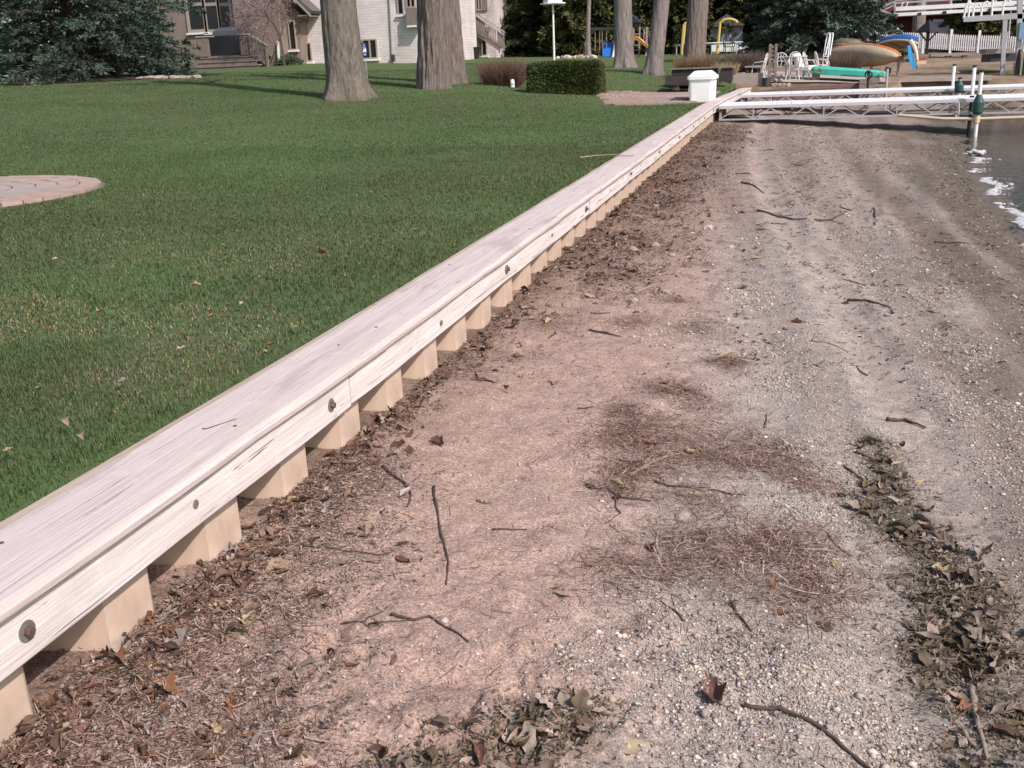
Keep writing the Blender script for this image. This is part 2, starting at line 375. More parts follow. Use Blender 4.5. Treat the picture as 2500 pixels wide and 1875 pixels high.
# --- the beach
def build_beach():
    ys = [0.35]
    while ys[-1] < 62: ys.append(ys[-1] + .0068 * max(1.6, ys[-1] * .75) + (.0 if ys[-1] < 26 else .1))
    ys = np.array(ys); nx = 430
    u = np.linspace(0, 1, nx)
    X = np.empty((len(ys), nx)); Y = np.repeat(ys[:, None], nx, 1)
    for i, y in enumerate(ys):
        x1 = 1.3 + y * .32; x0 = -1.86
        X[i] = x0 + (x1 - x0) * u
    Z = sand_z(X, Y)
    zb = sand_base(X, Y)
    pink = np.array([.435, .305, .25]); grey = np.array([.40, .34, .305]); olive = np.array([.15, .125, .10])
    n1 = fbm(X * 1.2, Y * .9, 4, 41); n2 = fbm(X * 4.5, Y * 3.5, 4, 47)
    wet = sstep(.125, .045, zb + (n1 - .5) * .10)
    gx = sstep(-.75, .05, X + (n1 - .5) * .7)
    fary = sstep(6, 16, Y) * .7
    c = pink[None, None] * (1 - gx[..., None]) + grey[None, None] * gx[..., None]
    c = c * (1 - fary[..., None]) + np.array([.26, .20, .168]) * fary[..., None]
    c = c * (1 - wet[..., None]) + olive * wet[..., None]
    lit = np.maximum(np.maximum(dens(LIT_L, X, Y) * .8, dens(LIT_N, X, Y) * .6), np.maximum(dens(LIT_M, X, Y) * .75, dens(LIT_D, X, Y) * .9)); wr = np.maximum(dens(LIT_W, X, Y), dens(LIT_B, X, Y) * .5)
    band = np.exp(-np.maximum(X + 1.62, 0) / .22) * .9
    lit = np.maximum(lit, band) * sstep(.25, .6, n2 + .12)
    c = c * (1 - lit[..., None] * .8) + np.array([.17, .118, .092]) * lit[..., None] * .8
    wr = wr * sstep(.3, .55, n2 + .1)
    c = c * (1 - wr[..., None] * .85) + np.array([.085, .075, .042]) * wr[..., None] * .85
    s = (X + 1.64) / (shore_x(Y) + 1.64) + (fbm(X * .5, Y * .35, 3, 5) - .5) * .08
    far = sstep(4.5, 9, Y)
    for ys_, xs_, w0, w1, tgt, st in BANDS:
        xc = np.interp(Y, ys_, xs_) + (fbm(X * .8, Y * .5, 3, 83) - .5) * .12; w = w0 + (w1 - w0) * sstep(3, 16, Y)
        g = st * np.exp(-((X - xc) / w) ** 4) * (.55 + .45 * sstep(.3, .6, fbm(X * 3.0, Y * 1.2, 3, 61))) * sstep(ys_[0] - 1.2, ys_[0] + .4, Y)
        c = c * (1 - g[..., None]) + np.array(tgt) * g[..., None]
    sp = sstep(.62, .74, fbm(X * 13, Y * 6, 3, 71)) * sstep(3.5, 8, Y) * .5
    c = c * (1 - sp[..., None]) + np.array([.13, .085, .062]) * sp[..., None]
    o = grid("beach", X, Y, Z, M_SAND, c.reshape(-1, 3)); o['kind'] = 'structure'
build_beach()

# --- the lawn and the far yard
def build_lawn():
    xs = -1.76 - np.r_[0, .08, np.geomspace(.2, 120, 190)]
    ys = np.r_[np.linspace(-6, .5, 14), np.geomspace(.6, 33.2, 190), np.geomspace(33.6, 200, 60)]
    X, Y = np.meshgrid(xs[::-1], ys)
    o = grid("lawn", X, Y, lawn_z(X, Y) - .006, M_TURF); o['kind'] = 'structure'
    xs = np.r_[np.linspace(-1.76, 12, 90), np.geomspace(12.3, 150, 30)]; v = np.geomspace(1, 180, 90) - 1
    X, V = np.meshgrid(xs, v); Y = 33.25 + 4.2 * sstep(2.9, 3.6, X) + 8 * sstep(7, 12, X) + V
    Z = lawn_z(X, Y); Z = np.where(X > 12, np.maximum(Z, .15), Z)
    X = np.vstack([X[:1], X]); Y = np.vstack([Y[:1] - .03, Y]); Z = np.vstack([Z[:1] - 1.3, Z])      # bank down to the sand
    o = grid("yard", X, Y, Z - .004, M_DIRT); o['kind'] = 'structure'
build_lawn()
def spruce_shade():  # dark brown sheet, the shade under the left spruce painted as ground colour
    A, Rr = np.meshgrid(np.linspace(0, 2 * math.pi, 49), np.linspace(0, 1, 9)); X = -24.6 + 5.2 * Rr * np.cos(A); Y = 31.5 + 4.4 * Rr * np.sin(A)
    o = grid("spruce_shade_patch", X, Y, lawn_z(X, Y) + .02, mat("painted_spruce_shade", (.045, .032, .024), .95, (.028, .02, .016), 5, bump=.5, bscale=20)); o['kind'] = 'structure'
spruce_shade()
# deep ground and lake to the horizon
g = MB().add([(-900, -900, -1.7), (900, -900, -1.7), (900, 900, -1.7), (-900, 900, -1.7)], [(0, 1, 2, 3)]).build("ground", M_TURF); g['kind'] = 'structure'
def water_material():
    m = bpy.data.materials.new("lake_water"); m.use_nodes = True; N = m.node_tree.nodes; L = m.node_tree.links
    b = N["Principled BSDF"]; b.inputs["Base Color"].default_value = (.55, .50, .41, 1); b.inputs["Roughness"].default_value = .12
    b.inputs["Transmission Weight"].default_value = 1.0; b.inputs["IOR"].default_value = 1.33
    tc = N.new("ShaderNodeTexCoord"); mp = N.new("ShaderNodeMapping"); mp.inputs["Scale"].default_value = (1.6, 1, 1); L.new(tc.outputs["Object"], mp.inputs[0])
    n = N.new("ShaderNodeTexNoise"); n.inputs["Scale"].default_value = 3.2; n.inputs["Detail"].default_value = 4; L.new(mp.outputs[0], n.inputs["Vector"])
    bp = N.new("ShaderNodeBump"); bp.inputs["Strength"].default_value = .35; bp.inputs["Distance"].default_value = .05
    L.new(n.outputs["Fac"], bp.inputs["Height"]); L.new(bp.outputs[0], b.inputs["Normal"])
    return m
w = MB().add([(1.2, -400, 0), (700, -400, 0), (700, 400, 0), (1.2, 400, 0)], [(0, 1, 2, 3)]).build("lake", water_material()); w['kind'] = 'structure'
# ------------------------------------------------------------------ seawall
def weathered(name, base, dark, crack, stain, seed):
    """sun-bleached softwood: long grain, drying cracks, stains and knots"""
    m = bpy.data.materials.new(name); m.use_nodes = True; N = m.node_tree.nodes; L = m.node_tree.links; b = N["Principled BSDF"]
    b.inputs["Roughness"].default_value = .85; b.inputs["Specular IOR Level"].default_value = .2
    g = N.new("ShaderNodeTexCoord")
    def nz(sc, st, det=6, rough=.6, dist=0.0):
        mp = N.new("ShaderNodeMapping"); mp.inputs["Scale"].default_value = st; mp.inputs["Location"].default_value = (seed, seed * .7, 0); L.new(g.outputs["Object"], mp.inputs[0])
        n = N.new("ShaderNodeTexNoise"); n.inputs["Scale"].default_value = sc; n.inputs["Detail"].default_value = det; n.inputs["Roughness"].default_value = rough; n.inputs["Distortion"].default_value = dist; L.new(mp.outputs[0], n.inputs["Vector"]); return n.outputs["Fac"]
    def rg(s, a, b_, c=0, d=1):
        r = N.new("ShaderNodeMapRange"); r.inputs[1].default_value = a; r.inputs[2].default_value = b_; r.inputs[3].default_value = c; r.inputs[4].default_value = d; L.new(s, r.inputs[0]); return r.outputs[0]
    def mx(f, a_, c):
        x = N.new("ShaderNodeMix"); x.data_type = 'RGBA'; L.new(f, x.inputs["Factor"])
        if isinstance(a_, tuple): x.inputs["A"].default_value = (*a_, 1)
        else: L.new(a_, x.inputs["A"])
        x.inputs["B"].default_value = (*c, 1); return x.outputs["Result"]
    cur = mx(rg(nz(6, (6, .25, 6), 7, .65, .6), .36, .66), base, dark)
    cur = mx(rg(nz(1.7, (2.2, .8, 2.2), 5, .6), .54, .70, 0, .65), cur, stain)
    cur = mx(rg(nz(14, (.5, .5, .5), 5, .7), .58, .72, 0, .35), cur, tuple(min(1, c * 1.18) for c in base))
    ck = nz(11, (5, .10, 5), 4, .55, 1.2); cr = rg(ck, .635, .66)
    cur = mx(cr, cur, crack)
    v = N.new("ShaderNodeTexVoronoi"); v.inputs["Scale"].default_value = 1.0; mp = N.new("ShaderNodeMapping"); mp.inputs["Scale"].default_value = (5, 1.3, 5); mp.inputs["Location"].default_value = (seed * 3, seed, .3); L.new(g.outputs["Object"], mp.inputs[0]); L.new(mp.outputs[0], v.inputs["Vector"])
    cur = mx(rg(v.outputs["Distance"], .10, .05, 0, .7), cur, tuple(c * .55 for c in dark))
    L.new(cur, b.inputs["Base Color"])
    bp = N.new("ShaderNodeBump"); bp.inputs["Strength"].default_value = .55; bp.inputs["Distance"].default_value = .006
    ad = N.new("ShaderNodeMath"); ad.operation = 'SUBTRACT'; L.new(nz(14, (7, .3, 7), 6), ad.inputs[0]); L.new(cr, ad.inputs[1]); L.new(ad.outputs[0], bp.inputs["Height"]); L.new(bp.outputs[0], b.inputs["Normal"]); return m
M_PLANK = weathered("weathered_plank", (.76, .70, .68), (.60, .53, .505), (.24, .18, .165), (.52, .45, .44), 1.0)
M_CAP = weathered("weathered_cap", (.62, .535, .51), (.51, .43, .405), (.40, .325, .30), (.38, .305, .30), 4.0)
M_CAPSTRIP = mat("tan_cap_edge", (.50, .41, .33), .85, (.38, .30, .24), 6, (8, .4, 8), bump=.3, spec=.2)
M_VINYL = mat("tan_vinyl", (.68, .52, .415), .5, (.58, .44, .345), 3.0, (1, 1, .8), col3=(.46, .35, .27), scale3=5, spec=.35)
M_RUST = mat("rusty_steel", (.20, .16, .14), .6, (.13, .08, .06), 40, metal=.5)
M_GALV = mat("galvanised_steel", (.36, .35, .34), .45, (.25, .24, .24), 30, metal=.6)
def wall_dx(y): return 0.0 if y < 22 else .35 * ((min(y, 33.4) - 22) / 9.0) ** 1.3
def wall_dz(y): return float(rise(min(y, 34)))
seawall = empty("seawall", (-1.6, 6, .3), label="low weathered timber capped seawall of tan vinyl sheet piling between lawn and sand", cat="seawall")
def wall_part(o):
    o.parent = seawall; o.matrix_parent_inverse = Matrix.Translation((1.6, -6, -.3)); return o
def long_board(name, y0, y1, prof, m, seed, wob=.003):
    rnd = random.Random(seed); n = max(2, int((y1 - y0) / .35)); rings = []
    for i in range(n + 1):
        y = y0 + (y1 - y0) * i / n; dx = wall_dx(y) + rnd.uniform(-wob, wob); dz = wall_dz(y) + rnd.uniform(-wob, wob) * .6
        rings.append([Vector((px + dx, y, pz + dz)) for px, pz in prof])
    mb = MB(); mb.loft(rings)
    o = mb.build(name, m); wall_part(o); return o
# face planks: 2x6, butt-jointed with a visible gap
pj = [-1.6, 3.33, 8.2, 12.95, 17.5, 22.3, 27.1, 31.6]
for i in range(len(pj) - 1):
    t = random.Random(i).uniform(-.004, .004)
    long_board("face_plank", pj[i] + .007, pj[i + 1] - .007,
               [(-1.638, .447), (-1.604 + t, .447), (-1.600 + t, .452), (-1.600 + t, .574), (-1.604 + t, .580), (-1.638, .580)], M_PLANK, 10 + i)
cj = [-1.4, 3.69, 8.6, 13.45, 18.3, 23.15, 27.9, 31.6]
for i in range(len(cj) - 1):
    t = random.Random(50 + i).uniform(-.006, .006)
    long_board("cap_board", cj[i] + .003, cj[i + 1] - .004,
               [(-1.862 + t, .584), (-1.584 + t, .584), (-1.574 + t, .590), (-1.572 + t, .606), (-1.580 + t, .619), (-1.592 + t, .6235), (-1.72, .625), (-1.862 + t, .624)], M_CAP, 30 + i)
for i in range(len(cj) - 1):
    long_board("edge_strip", cj[i] + .6, min(cj[i + 1] + .6, 31.6) - .004,
               [(-1.905, .56), (-1.868, .56), (-1.868, .618), (-1.905, .616)], M_CAPSTRIP, 60 + i)
# sheet piles
def pile_mesh(dx, dz, z0):
    prof = [(-1.645, 0), (-1.645, .185), (-1.650, .195), (-1.83, .245), (-1.835, .43), (-1.6455, .4752)]
    th = .008; mb = MB()
    P2 = [(x + dx, y) for x, y in prof] + [(x + dx - th, y + (.004 if 1 < i < 4 else 0)) for i, (x, y) in reversed(list(enumerate(prof)))]
    top, bot = .583 + dz, z0
    n = len(P2); vs = [(x, y, bot) for x, y in P2] + [(x, y, top) for x, y in P2]
    fs = [(i, (i + 1) % n, n + (i + 1) % n, n + i) for i in range(n)] + [tuple(range(n - 1, -1, -1)), tuple(range(n, 2 * n))]
    mb.add(vs, fs); return mb.mesh("sheet_pile", M_VINYL)
y = 2.346 - 9 * .4755
while y < 31.2:
    o = link("sheet_pile", pile_mesh(wall_dx(y), wall_dz(y), -.25)); o.location = (0, y, 0); wall_part(o)
    y += .4755
# bolts
def bolt(y, big):
    z = .514 + wall_dz(y) + random.Random(int(y * 100)).uniform(-.012, .012); x = -1.5995 + wall_dx(y)
    mb = MB(); r = .026 if big else .013
    ring = [(x, y + r * math.cos(a), z + r * math.sin(a)) for a in np.linspace(0, 2 * math.pi, 18)[:-1]]
    mb.prism(ring, (.004, 0, 0)); w = mb.build("bolt", M_GALV); wall_part(w)
    if big:
        h = [(x + .004, y + .013 * math.cos(a), z + .013 * math.sin(a)) for a in np.linspace(0, 2 * math.pi, 7)[:-1]]
        hm = MB(); hm.prism(h, (.014, 0, 0)); ho = hm.build("bolt_head", M_RUST, bevel=.002); ho.parent = w; ho.matrix_parent_inverse = Matrix.Identity(4)
for b in (1.57, 3.15, 5.6, 8.05, 10.45, 12.8, 15.2, 17.35, 19.7, 21.9): bolt(b, True)
for b in (2.25, 4.4, 6.8, 9.2, 11.6, 14.0, 16.3, 18.6): bolt(b, False)
# deck screws countersunk in the cap
for yy, xx in ((1.75, -1.80), (2.6, -1.66), (3.55, -1.74), (3.85, -1.70), (5.2, -1.82), (6.4, -1.66), (8.3, -1.75), (8.9, -1.72), (10.5, -1.8), (12, -1.68)):
    mb = MB(); mb.lathe([(.007, 0), (.007, .0015)], (xx, yy, .6255 + wall_dz(yy)), 8); wall_part(mb.build("screw", M_RUST))
# ------------------------------------------------------------------ trees and plants
def bark_mat(name, c1, c2, c3, sx=9, sz=1.1, strength=1.0):
    m = bpy.data.materials.new(name); m.use_nodes = True; N = m.node_tree.nodes; L = m.node_tree.links
    b = N["Principled BSDF"]; b.inputs["Roughness"].default_value = .95; b.inputs["Specular IOR Level"].default_value = .1
    tc = N.new("ShaderNodeTexCoord"); mp = N.new("ShaderNodeMapping"); mp.inputs["Scale"].default_value = (sx, sx, sz); L.new(tc.outputs["Object"], mp.inputs[0])
    n1 = N.new("ShaderNodeTexNoise"); n1.inputs["Scale"].default_value = 2.2; n1.inputs["Detail"].default_value = 7; n1.inputs["Roughness"].default_value = .7; L.new(mp.outputs[0], n1.inputs["Vector"])
    n2 = N.new("ShaderNodeTexNoise"); n2.inputs["Scale"].default_value = 1.3; n2.inputs["Detail"].default_value = 5; L.new(tc.outputs["Object"], n2.inputs["Vector"])
    r = N.new("ShaderNodeValToRGB"); L.new(n1.outputs["Fac"], r.inputs[0])
    r.color_ramp.elements[0].position = .33; r.color_ramp.elements[0].color = (*c1, 1); r.color_ramp.elements[1].position = .66; r.color_ramp.elements[1].color = (*c2, 1)
    mx = N.new("ShaderNodeMix"); mx.data_type = 'RGBA'; mx.inputs["B"].default_value = (*c3, 1); L.new(r.outputs[0], mx.inputs["A"])
    mr = N.new("ShaderNodeMapRange"); mr.inputs[1].default_value = .45; mr.inputs[2].default_value = .7; mr.inputs[4].default_value = .85; L.new(n2.outputs["Fac"], mr.inputs[0]); L.new(mr.outputs[0], mx.inputs["Factor"])
    L.new(mx.outputs["Result"], b.inputs["Base Color"])
    bp = N.new("ShaderNodeBump"); bp.inputs["Strength"].default_value = strength; bp.inputs["Distance"].default_value = .08
    L.new(n1.outputs["Fac"], bp.inputs["Height"]); L.new(bp.outputs[0], b.inputs["Normal"])
    return m
M_BARK_A = bark_mat("grey_brown_bark", (.10, .085, .072), (.34, .29, .25), (.25, .23, .17), 8, 1.6, 1.2)
M_BARK_B = bark_mat("furrowed_bark", (.10, .075, .065), (.40, .33, .29), (.26, .22, .21), 10, .9, 1.3)
M_BARK_C = bark_mat("smooth_grey_bark", (.15, .125, .118), (.38, .325, .305), (.25, .22, .205), 6, 1.0, 1.1)
M_TWIGBARK = mat("dark_twig_bark", (.09, .06, .05), .9)
def trunk_mesh(name, pts, radii, m, seed, ridge=.03, flare=.35, lobes=6, nseg=128, step=.06):
    """tapering, ridged trunk along pts with root flare at the foot"""
    rnd = np.random.RandomState(seed); pts = [Vector(p) for p in pts]
    L = [0]
    for a, b in zip(pts, pts[1:]): L.append(L[-1] + (b - a).length)
    H = L[-1]; n = int(H / step) + 2; rings = []
    ph = rnd.uniform(0, 6.28, 8)
    for i in range(n):
        s = H * i / (n - 1)
        c = Vector([np.interp(s, L, [p[k] for p in pts]) for k in range(3)]); r = np.interp(s, L, radii)
        a = np.linspace(0, 2 * math.pi, nseg, endpoint=False)
        fl = flare * 1.15 * math.exp(-max(0, s - .25) / .30) ; lob = 1 + fl * (.75 + .55 * np.cos(lobes * a + ph[0] + .4 * np.sin(a + ph[1]))) + .03 * np.sin(2 * a + ph[2] + s * .3)
        rd = (vnoise(a * 6.0 + 40, np.full(nseg, s * 1.6), seed) - .5) + .6 * (vnoise(a * 13 + 9, np.full(nseg, s * 3.0), seed + 5) - .5)
        w = np.minimum(a, 2 * math.pi - a) / .4; rd = rd * np.clip(w, 0, 1)
        rr = r * lob + ridge * (rd + .5 * (vnoise(a * 24 + 3, np.full(nseg, s * 4.5), seed + 9) - .5)) * 2.6 * r
        rings.append([(c.x + q * math.cos(t), c.y + q * math.sin(t), c.z) for q, t in zip(rr, a)])
    V = np.array(rings).reshape(-1, 3); idx = np.arange(n * nseg).reshape(n, nseg)
    F = np.stack([idx[:-1], np.roll(idx, -1, 1)[:-1], np.roll(idx, -1, 1)[1:], idx[1:]], -1).reshape(-1, 4)
    return np_mesh(name, V, F, m, None, True)
def bare_tree(base, top, r0, r1, m, seed, label, ridge=.03, flare=.35, group="bare tree trunks standing on the lawn", extra=4.5, limbs=5, lobes=6):
    base = Vector(base); top = Vector(top); rnd = random.Random(seed)
    t = empty("tree", base, label=label, cat="tree", group=group)
    d = (top - base); d = d / d.z; H = 6.5 + extra
    p = [Vector((0, 0, -.25))] + [d * z + Vector((math.sin(z * .7 + seed) * .05, 0, 0)) for z in (0, 1.5, 3, 4.5, 6.5)] + [d * H]
    rr = [r0 * 1.02, r0, r0 * .5 + r1 * .5, r1, r1 * .95, r1 * .88, r1 * .6]
    o = link("trunk", trunk_mesh("trunk", p, rr, m, seed, ridge, flare, lobes), t)
    for k in range(limbs):
        z = rnd.uniform(6.2, H - .3); a = rnd.uniform(0, 6.28); s = d * z; pts = [s]
        L = rnd.uniform(2.5, 4.5); el = rnd.uniform(.6, 1.0)
        for j in range(1, 5):
            q = L * j / 4; pts.append(s + Vector((math.cos(a) * q * math.cos(el), math.sin(a) * q * math.cos(el), q * math.sin(el) + .1 * q)))
            a += rnd.uniform(-.25, .25)
        mb = MB(); mb.tube(pts, [r1 * .38, r1 * .3, r1 * .22, r1 * .14, r1 * .05], 8)
        for j in range(1, 5):
            a2 = rnd.uniform(0, 6.28); e = pts[j]; l2 = rnd.uniform(.8, 1.6)
            mb.tube([e, e + Vector((math.cos(a2) * l2 * .5, math.sin(a2) * l2 * .5, l2 * .5)), e + Vector((math.cos(a2) * l2, math.sin(a2) * l2, l2 * .8))], [r1 * .1, r1 * .07, r1 * .02], 6)
        mb.build("limb", m, t, True)
    return t
def on_lawn(px, py, y):
    p = at(px, py, y); p.z = lawn1(p.x, p.y); return p
GT = "bare tree trunks standing on the lawn"
for px, py, yy, lx, r0, r1, mt, seed, lab, rg, fl, lb in (
    (850, 240, 22, .0, .44, .385, M_BARK_A, 3, "thick grey brown tree trunk with a widely flared foot, leftmost on the lawn", .022, .42, 5),
    (1056, 213, 25, .075, .415, .37, M_BARK_B, 8, "deeply furrowed tree trunk in front of the white house deck", .06, .10, 7),
    (1106, 201, 27, -.03, .37, .29, M_BARK_B, 12, "second furrowed trunk half hidden behind the broader one", .05, .22, 5),
    (1522, 166, 42, .012, .375, .335, M_BARK_C, 15, "pale grey trunk in front of the ladder of the orange slide", .02, .35, 5),
    (1597, 178, 34, .095, .275, .235, M_BARK_C, 18, "slim smooth trunk leaning right between two thicker trunks", .015, .3, 4),
    (1691, 164, 41, .085, .42, .39, M_BARK_B, 21, "brown furrowed trunk behind the dark raised planter and white dock box", .03, .25, 6),
    (2112, 110, 62, .062, .31, .28, M_BARK_C, 25, "grey trunk rising behind the overturned canoe, right of the tall spruce", .02, .2, 5),
    (2240, 100, 74, .0, .44, .41, M_BARK_C, 27, "broad greenish grey trunk in front of the red house wall", .02, .12, 5),
    (1437, 140, 57, .03, .14, .10, M_BARK_C, 29, "thin trunk beside the left end of the swing set beam", .02, .4, 4)):
    b = on_lawn(px, py, yy)
    bare_tree(b, b + Vector((lx, 0, 1)), r0, r1, mt, seed, lab, rg, fl, GT, lobes=lb)

M_NEEDLE = mat("needles", (1, 1, 1), .6, attr=True, transl=.12, spec=.2)
M_LEAFY = mat("small_leaves", (1, 1, 1), .55, attr=True, transl=.2, spec=.25)
M_CONBARK = bark_mat("conifer_bark", (.06, .045, .04), (.16, .12, .10), (.10, .08, .07))
def sprays(P, D, ln, wd, rs, col, jit=.25):
    """one pointed leaf-sized face per point P along direction D"""
    n = len(P); D = D / np.maximum(np.linalg.norm(D, axis=1, keepdims=True), 1e-6)
    r = rs.normal(size=(n, 3)); S = np.cross(D, r); S /= np.maximum(np.linalg.norm(S, axis=1, keepdims=True), 1e-6)
    l = (ln * rs.uniform(.7, 1.3, n))[:, None]; w = (wd * rs.uniform(.7, 1.3, n))[:, None]
    V = np.stack([P, P + D * l * .45 + S * w, P + D * l, P + D * l * .45 - S * w], 1).reshape(-1, 3)
    F = np.arange(4 * n).reshape(n, 4)
    C = np.repeat(np.clip(col * rs.uniform(1 - jit, 1 + jit, (n, 1)), 0, 1), 4, 0)
    return V, F, C
def conifer(name, base, H, Rd, seed, label, c1, c2, nb=170, tw=13, sp=12, ln=.13, wd=.02, skirt=.25, power=.8, cat="tree", group=None, zcut=99, pendul=.35, up=.25):
    rs = np.random.RandomState(seed); t = empty(name, base, label=label, cat=cat, group=group)
    mb = MB(); mb.tube([(0, 0, -.2), (0, 0, H * .5), (0, 0, H * .97)], [Rd * .09 + .06, Rd * .05 + .03, .015], 10); mb.build("trunk", M_CONBARK, t, True)
    PP = []; DD = []; CC = []; br = MB()
    for i in range(nb):
        h = skirt + (H - skirt) * ((i + rs.uniform(0, 1)) / nb) ** 1.25
        if h > zcut: continue
        a = i * 2.39996 + rs.uniform(-.4, .4); L = Rd * max(.05, (1 - h / H)) ** power * rs.uniform(.75, 1.12)
        e = np.array([math.cos(a), math.sin(a), 0]); sd_ = np.array([-math.sin(a), math.cos(a), 0])
        def axis(tt): return e * (L * tt)[:, None] + np.array([0, 0, 1]) * (h + up * L * tt - (up + .12) * L * tt ** 2 + .12 * L * np.maximum(tt - .75, 0) * 2)[:, None]
        tt = np.linspace(0, 1, 5); A = axis(tt)
        if L > .5: br.tube([Vector(p) for p in A], [.03 * L / 3 + .008, .022 * L / 3 + .006, .015, .01, .004], 5, False)
        ntw = max(4, int(tw * (.4 + .6 * L / Rd))); tq = rs.uniform(.12, 1, ntw) ** .8
        O = axis(tq); sgn = rs.choice([-1, 1], ntw); tl = (.16 + .34 * L * (1.05 - tq)) * rs.uniform(.7, 1.2, ntw); tl = np.minimum(tl, 1.3)
        T = e * .75 + sd_ * sgn[:, None] * rs.uniform(.35, 1.0, ntw)[:, None] + np.array([0, 0, 1]) * rs.uniform(-pendul, .12, ntw)[:, None]
        T /= np.linalg.norm(T, axis=1, keepdims=True)
        cb = c1 + (c2 - c1) * rs.uniform(0, 1)
        cb = cb * (1 + .45 * (rs.uniform() - .5))
        s = rs.uniform(0, 1, (ntw, sp)); Q = O[:, None, :] + T[:, None, :] * (tl[:, None] * s)[..., None]; Q[..., 2] -= pendul * .3 * (tl[:, None] * s) ** 2
        Q += rs.normal(0, .02, Q.shape); Dm = T[:, None, :] + rs.normal(0, .42, Q.shape)
        k = rs.uniform(0, 1, (ntw, 1, 1)); col = (cb[None, None, :] * (.8 + .45 * k)) * (.85 + .3 * s[..., None])
        PP.append(Q.reshape(-1, 3)); DD.append(Dm.reshape(-1, 3)); CC.append(col.reshape(-1, 3))
    P = np.concatenate(PP); D = np.concatenate(DD); C = np.concatenate(CC)
    V, F, Cv = sprays(P, D, ln, wd, rs, C)
    link("crown", np_mesh("crown", V, F, M_NEEDLE, Cv), t)
    if br.v: br.build("branch_frame", M_CONBARK, t)
    return t
BLUE1 = np.array([.048, .078, .058]); BLUE2 = np.array([.105, .135, .105])
DARK1 = np.array([.024, .038, .018]); DARK2 = np.array([.068, .08, .034])
OLIV1 = np.array([.042, .058, .02]); OLIV2 = np.array([.115, .11, .042])
b = on_lawn(205, 190, 31)
conifer("spruce_tree", b, 12.5, 4.2, 5, "large blue green spruce with drooping branches at the left edge of the lawn", BLUE1, BLUE2, nb=330, tw=22, sp=20, ln=.17, wd=.026, skirt=.1, zcut=7.5, power=.55)
b = on_lawn(2000, 160, 47)
conifer("spruce_tree", b, 11, 3.3, 6, "tall blue spruce standing behind the patio chairs", BLUE1 * 1.0, BLUE2, nb=300, tw=20, sp=18, ln=.2, wd=.034, skirt=.15, zcut=7.5, power=.5)
b = on_lawn(1352, 142, 67)
conifer("fir_tree", b, 11, 4.2, 7, "dark green fir beside the deck stairs of the white house", DARK1, DARK2, nb=260, tw=20, sp=18, ln=.28, wd=.045, skirt=.1, zcut=8, power=.55)
b = on_lawn(-160, 190, 33)
conifer("fir_tree", b, 10, 3.5, 9, "very dark fir at the far left edge of the frame", DARK1, DARK2 * .8, nb=200, tw=14, sp=12, ln=.24, wd=.04, skirt=.05, zcut=8, power=.5)
# row of olive cedars at the back of the yard
ced = None; k = 0
CEDAR_LABELS = ["olive green cedar behind the swing set beam", "cedar directly behind the blue slide", "cedar behind the orange slide ladder", "cedar between the two pale trunks at the back", "cedar behind the yellow framed trampoline",
                "shaggy cedar left of the grey garden shed", "cedar behind the top of the tall spruce", "cedar to the left of the red house roof", "dark cedar behind the picket fence right of the porch", "dark cedar behind the boat lift platform",
                "cedar at the right end of the picket fence", "cedar left of the thin trunk", "cedar rising behind the fir and martin house", "cedar right of the leaning slim trunk"]
spots = [(1490, 66), (1545, 68), (1610, 70), (1660, 69), (1740, 74), (1800, 72), (1930, 70), (2055, 76), (2402, 74), (2455, 76), (2500, 78), (1420, 64), (1370, 69), (1570, 78)]
for i, (px, yy) in enumerate(spots):
    p = on_lawn(px, 130, yy)
    if ced is None:
        ced = conifer("cedar_tree", p, 9.5, 2.3, 40, CEDAR_LABELS[0], OLIV1, OLIV2, nb=210, tw=16, sp=15, ln=.34, wd=.06, skirt=.2, power=.38, group="cedars at the back of the yards", zcut=8.6, pendul=.6, up=.5); o = ced
    else:
        o = copy_tree(ced); o['label'] = CEDAR_LABELS[i]
    o.location = p; o.rotation_euler = (0, 0, i * 1.7); s = .9 + .25 * ((i * 37) % 10) / 10; o.scale = (s, s, s * (1 + .15 * ((i * 13) % 7) / 7))

# far woods that read as one mass
def woods():
    rs = np.random.RandomState(77); n = 60000
    x = rs.uniform(-75, 75, n); y = 92 + rs.uniform(0, 14, n) - np.abs(x) * .12; h = 7 + 5 * vnoise(x * .25, x * 0, 5) + 3 * vnoise(x * .9, x * 0, 8)
    z = rs.uniform(0, 1, n) * h + 2.2
    P = np.stack([x, y, z], -1); D = rs.normal(size=(n, 3)); c = OLIV1 + (OLIV2 - OLIV1) * vnoise(x * .6, z * .8, 3)[:, None] * .8
    V, F, C = sprays(P, D, .75, .22, rs, c)
    o = link("distant_trees", np_mesh("distant_trees", V, F, M_LEAFY, C)); tag(o, "dark wood closing the view behind the yards", "woods", kind='stuff')
woods()

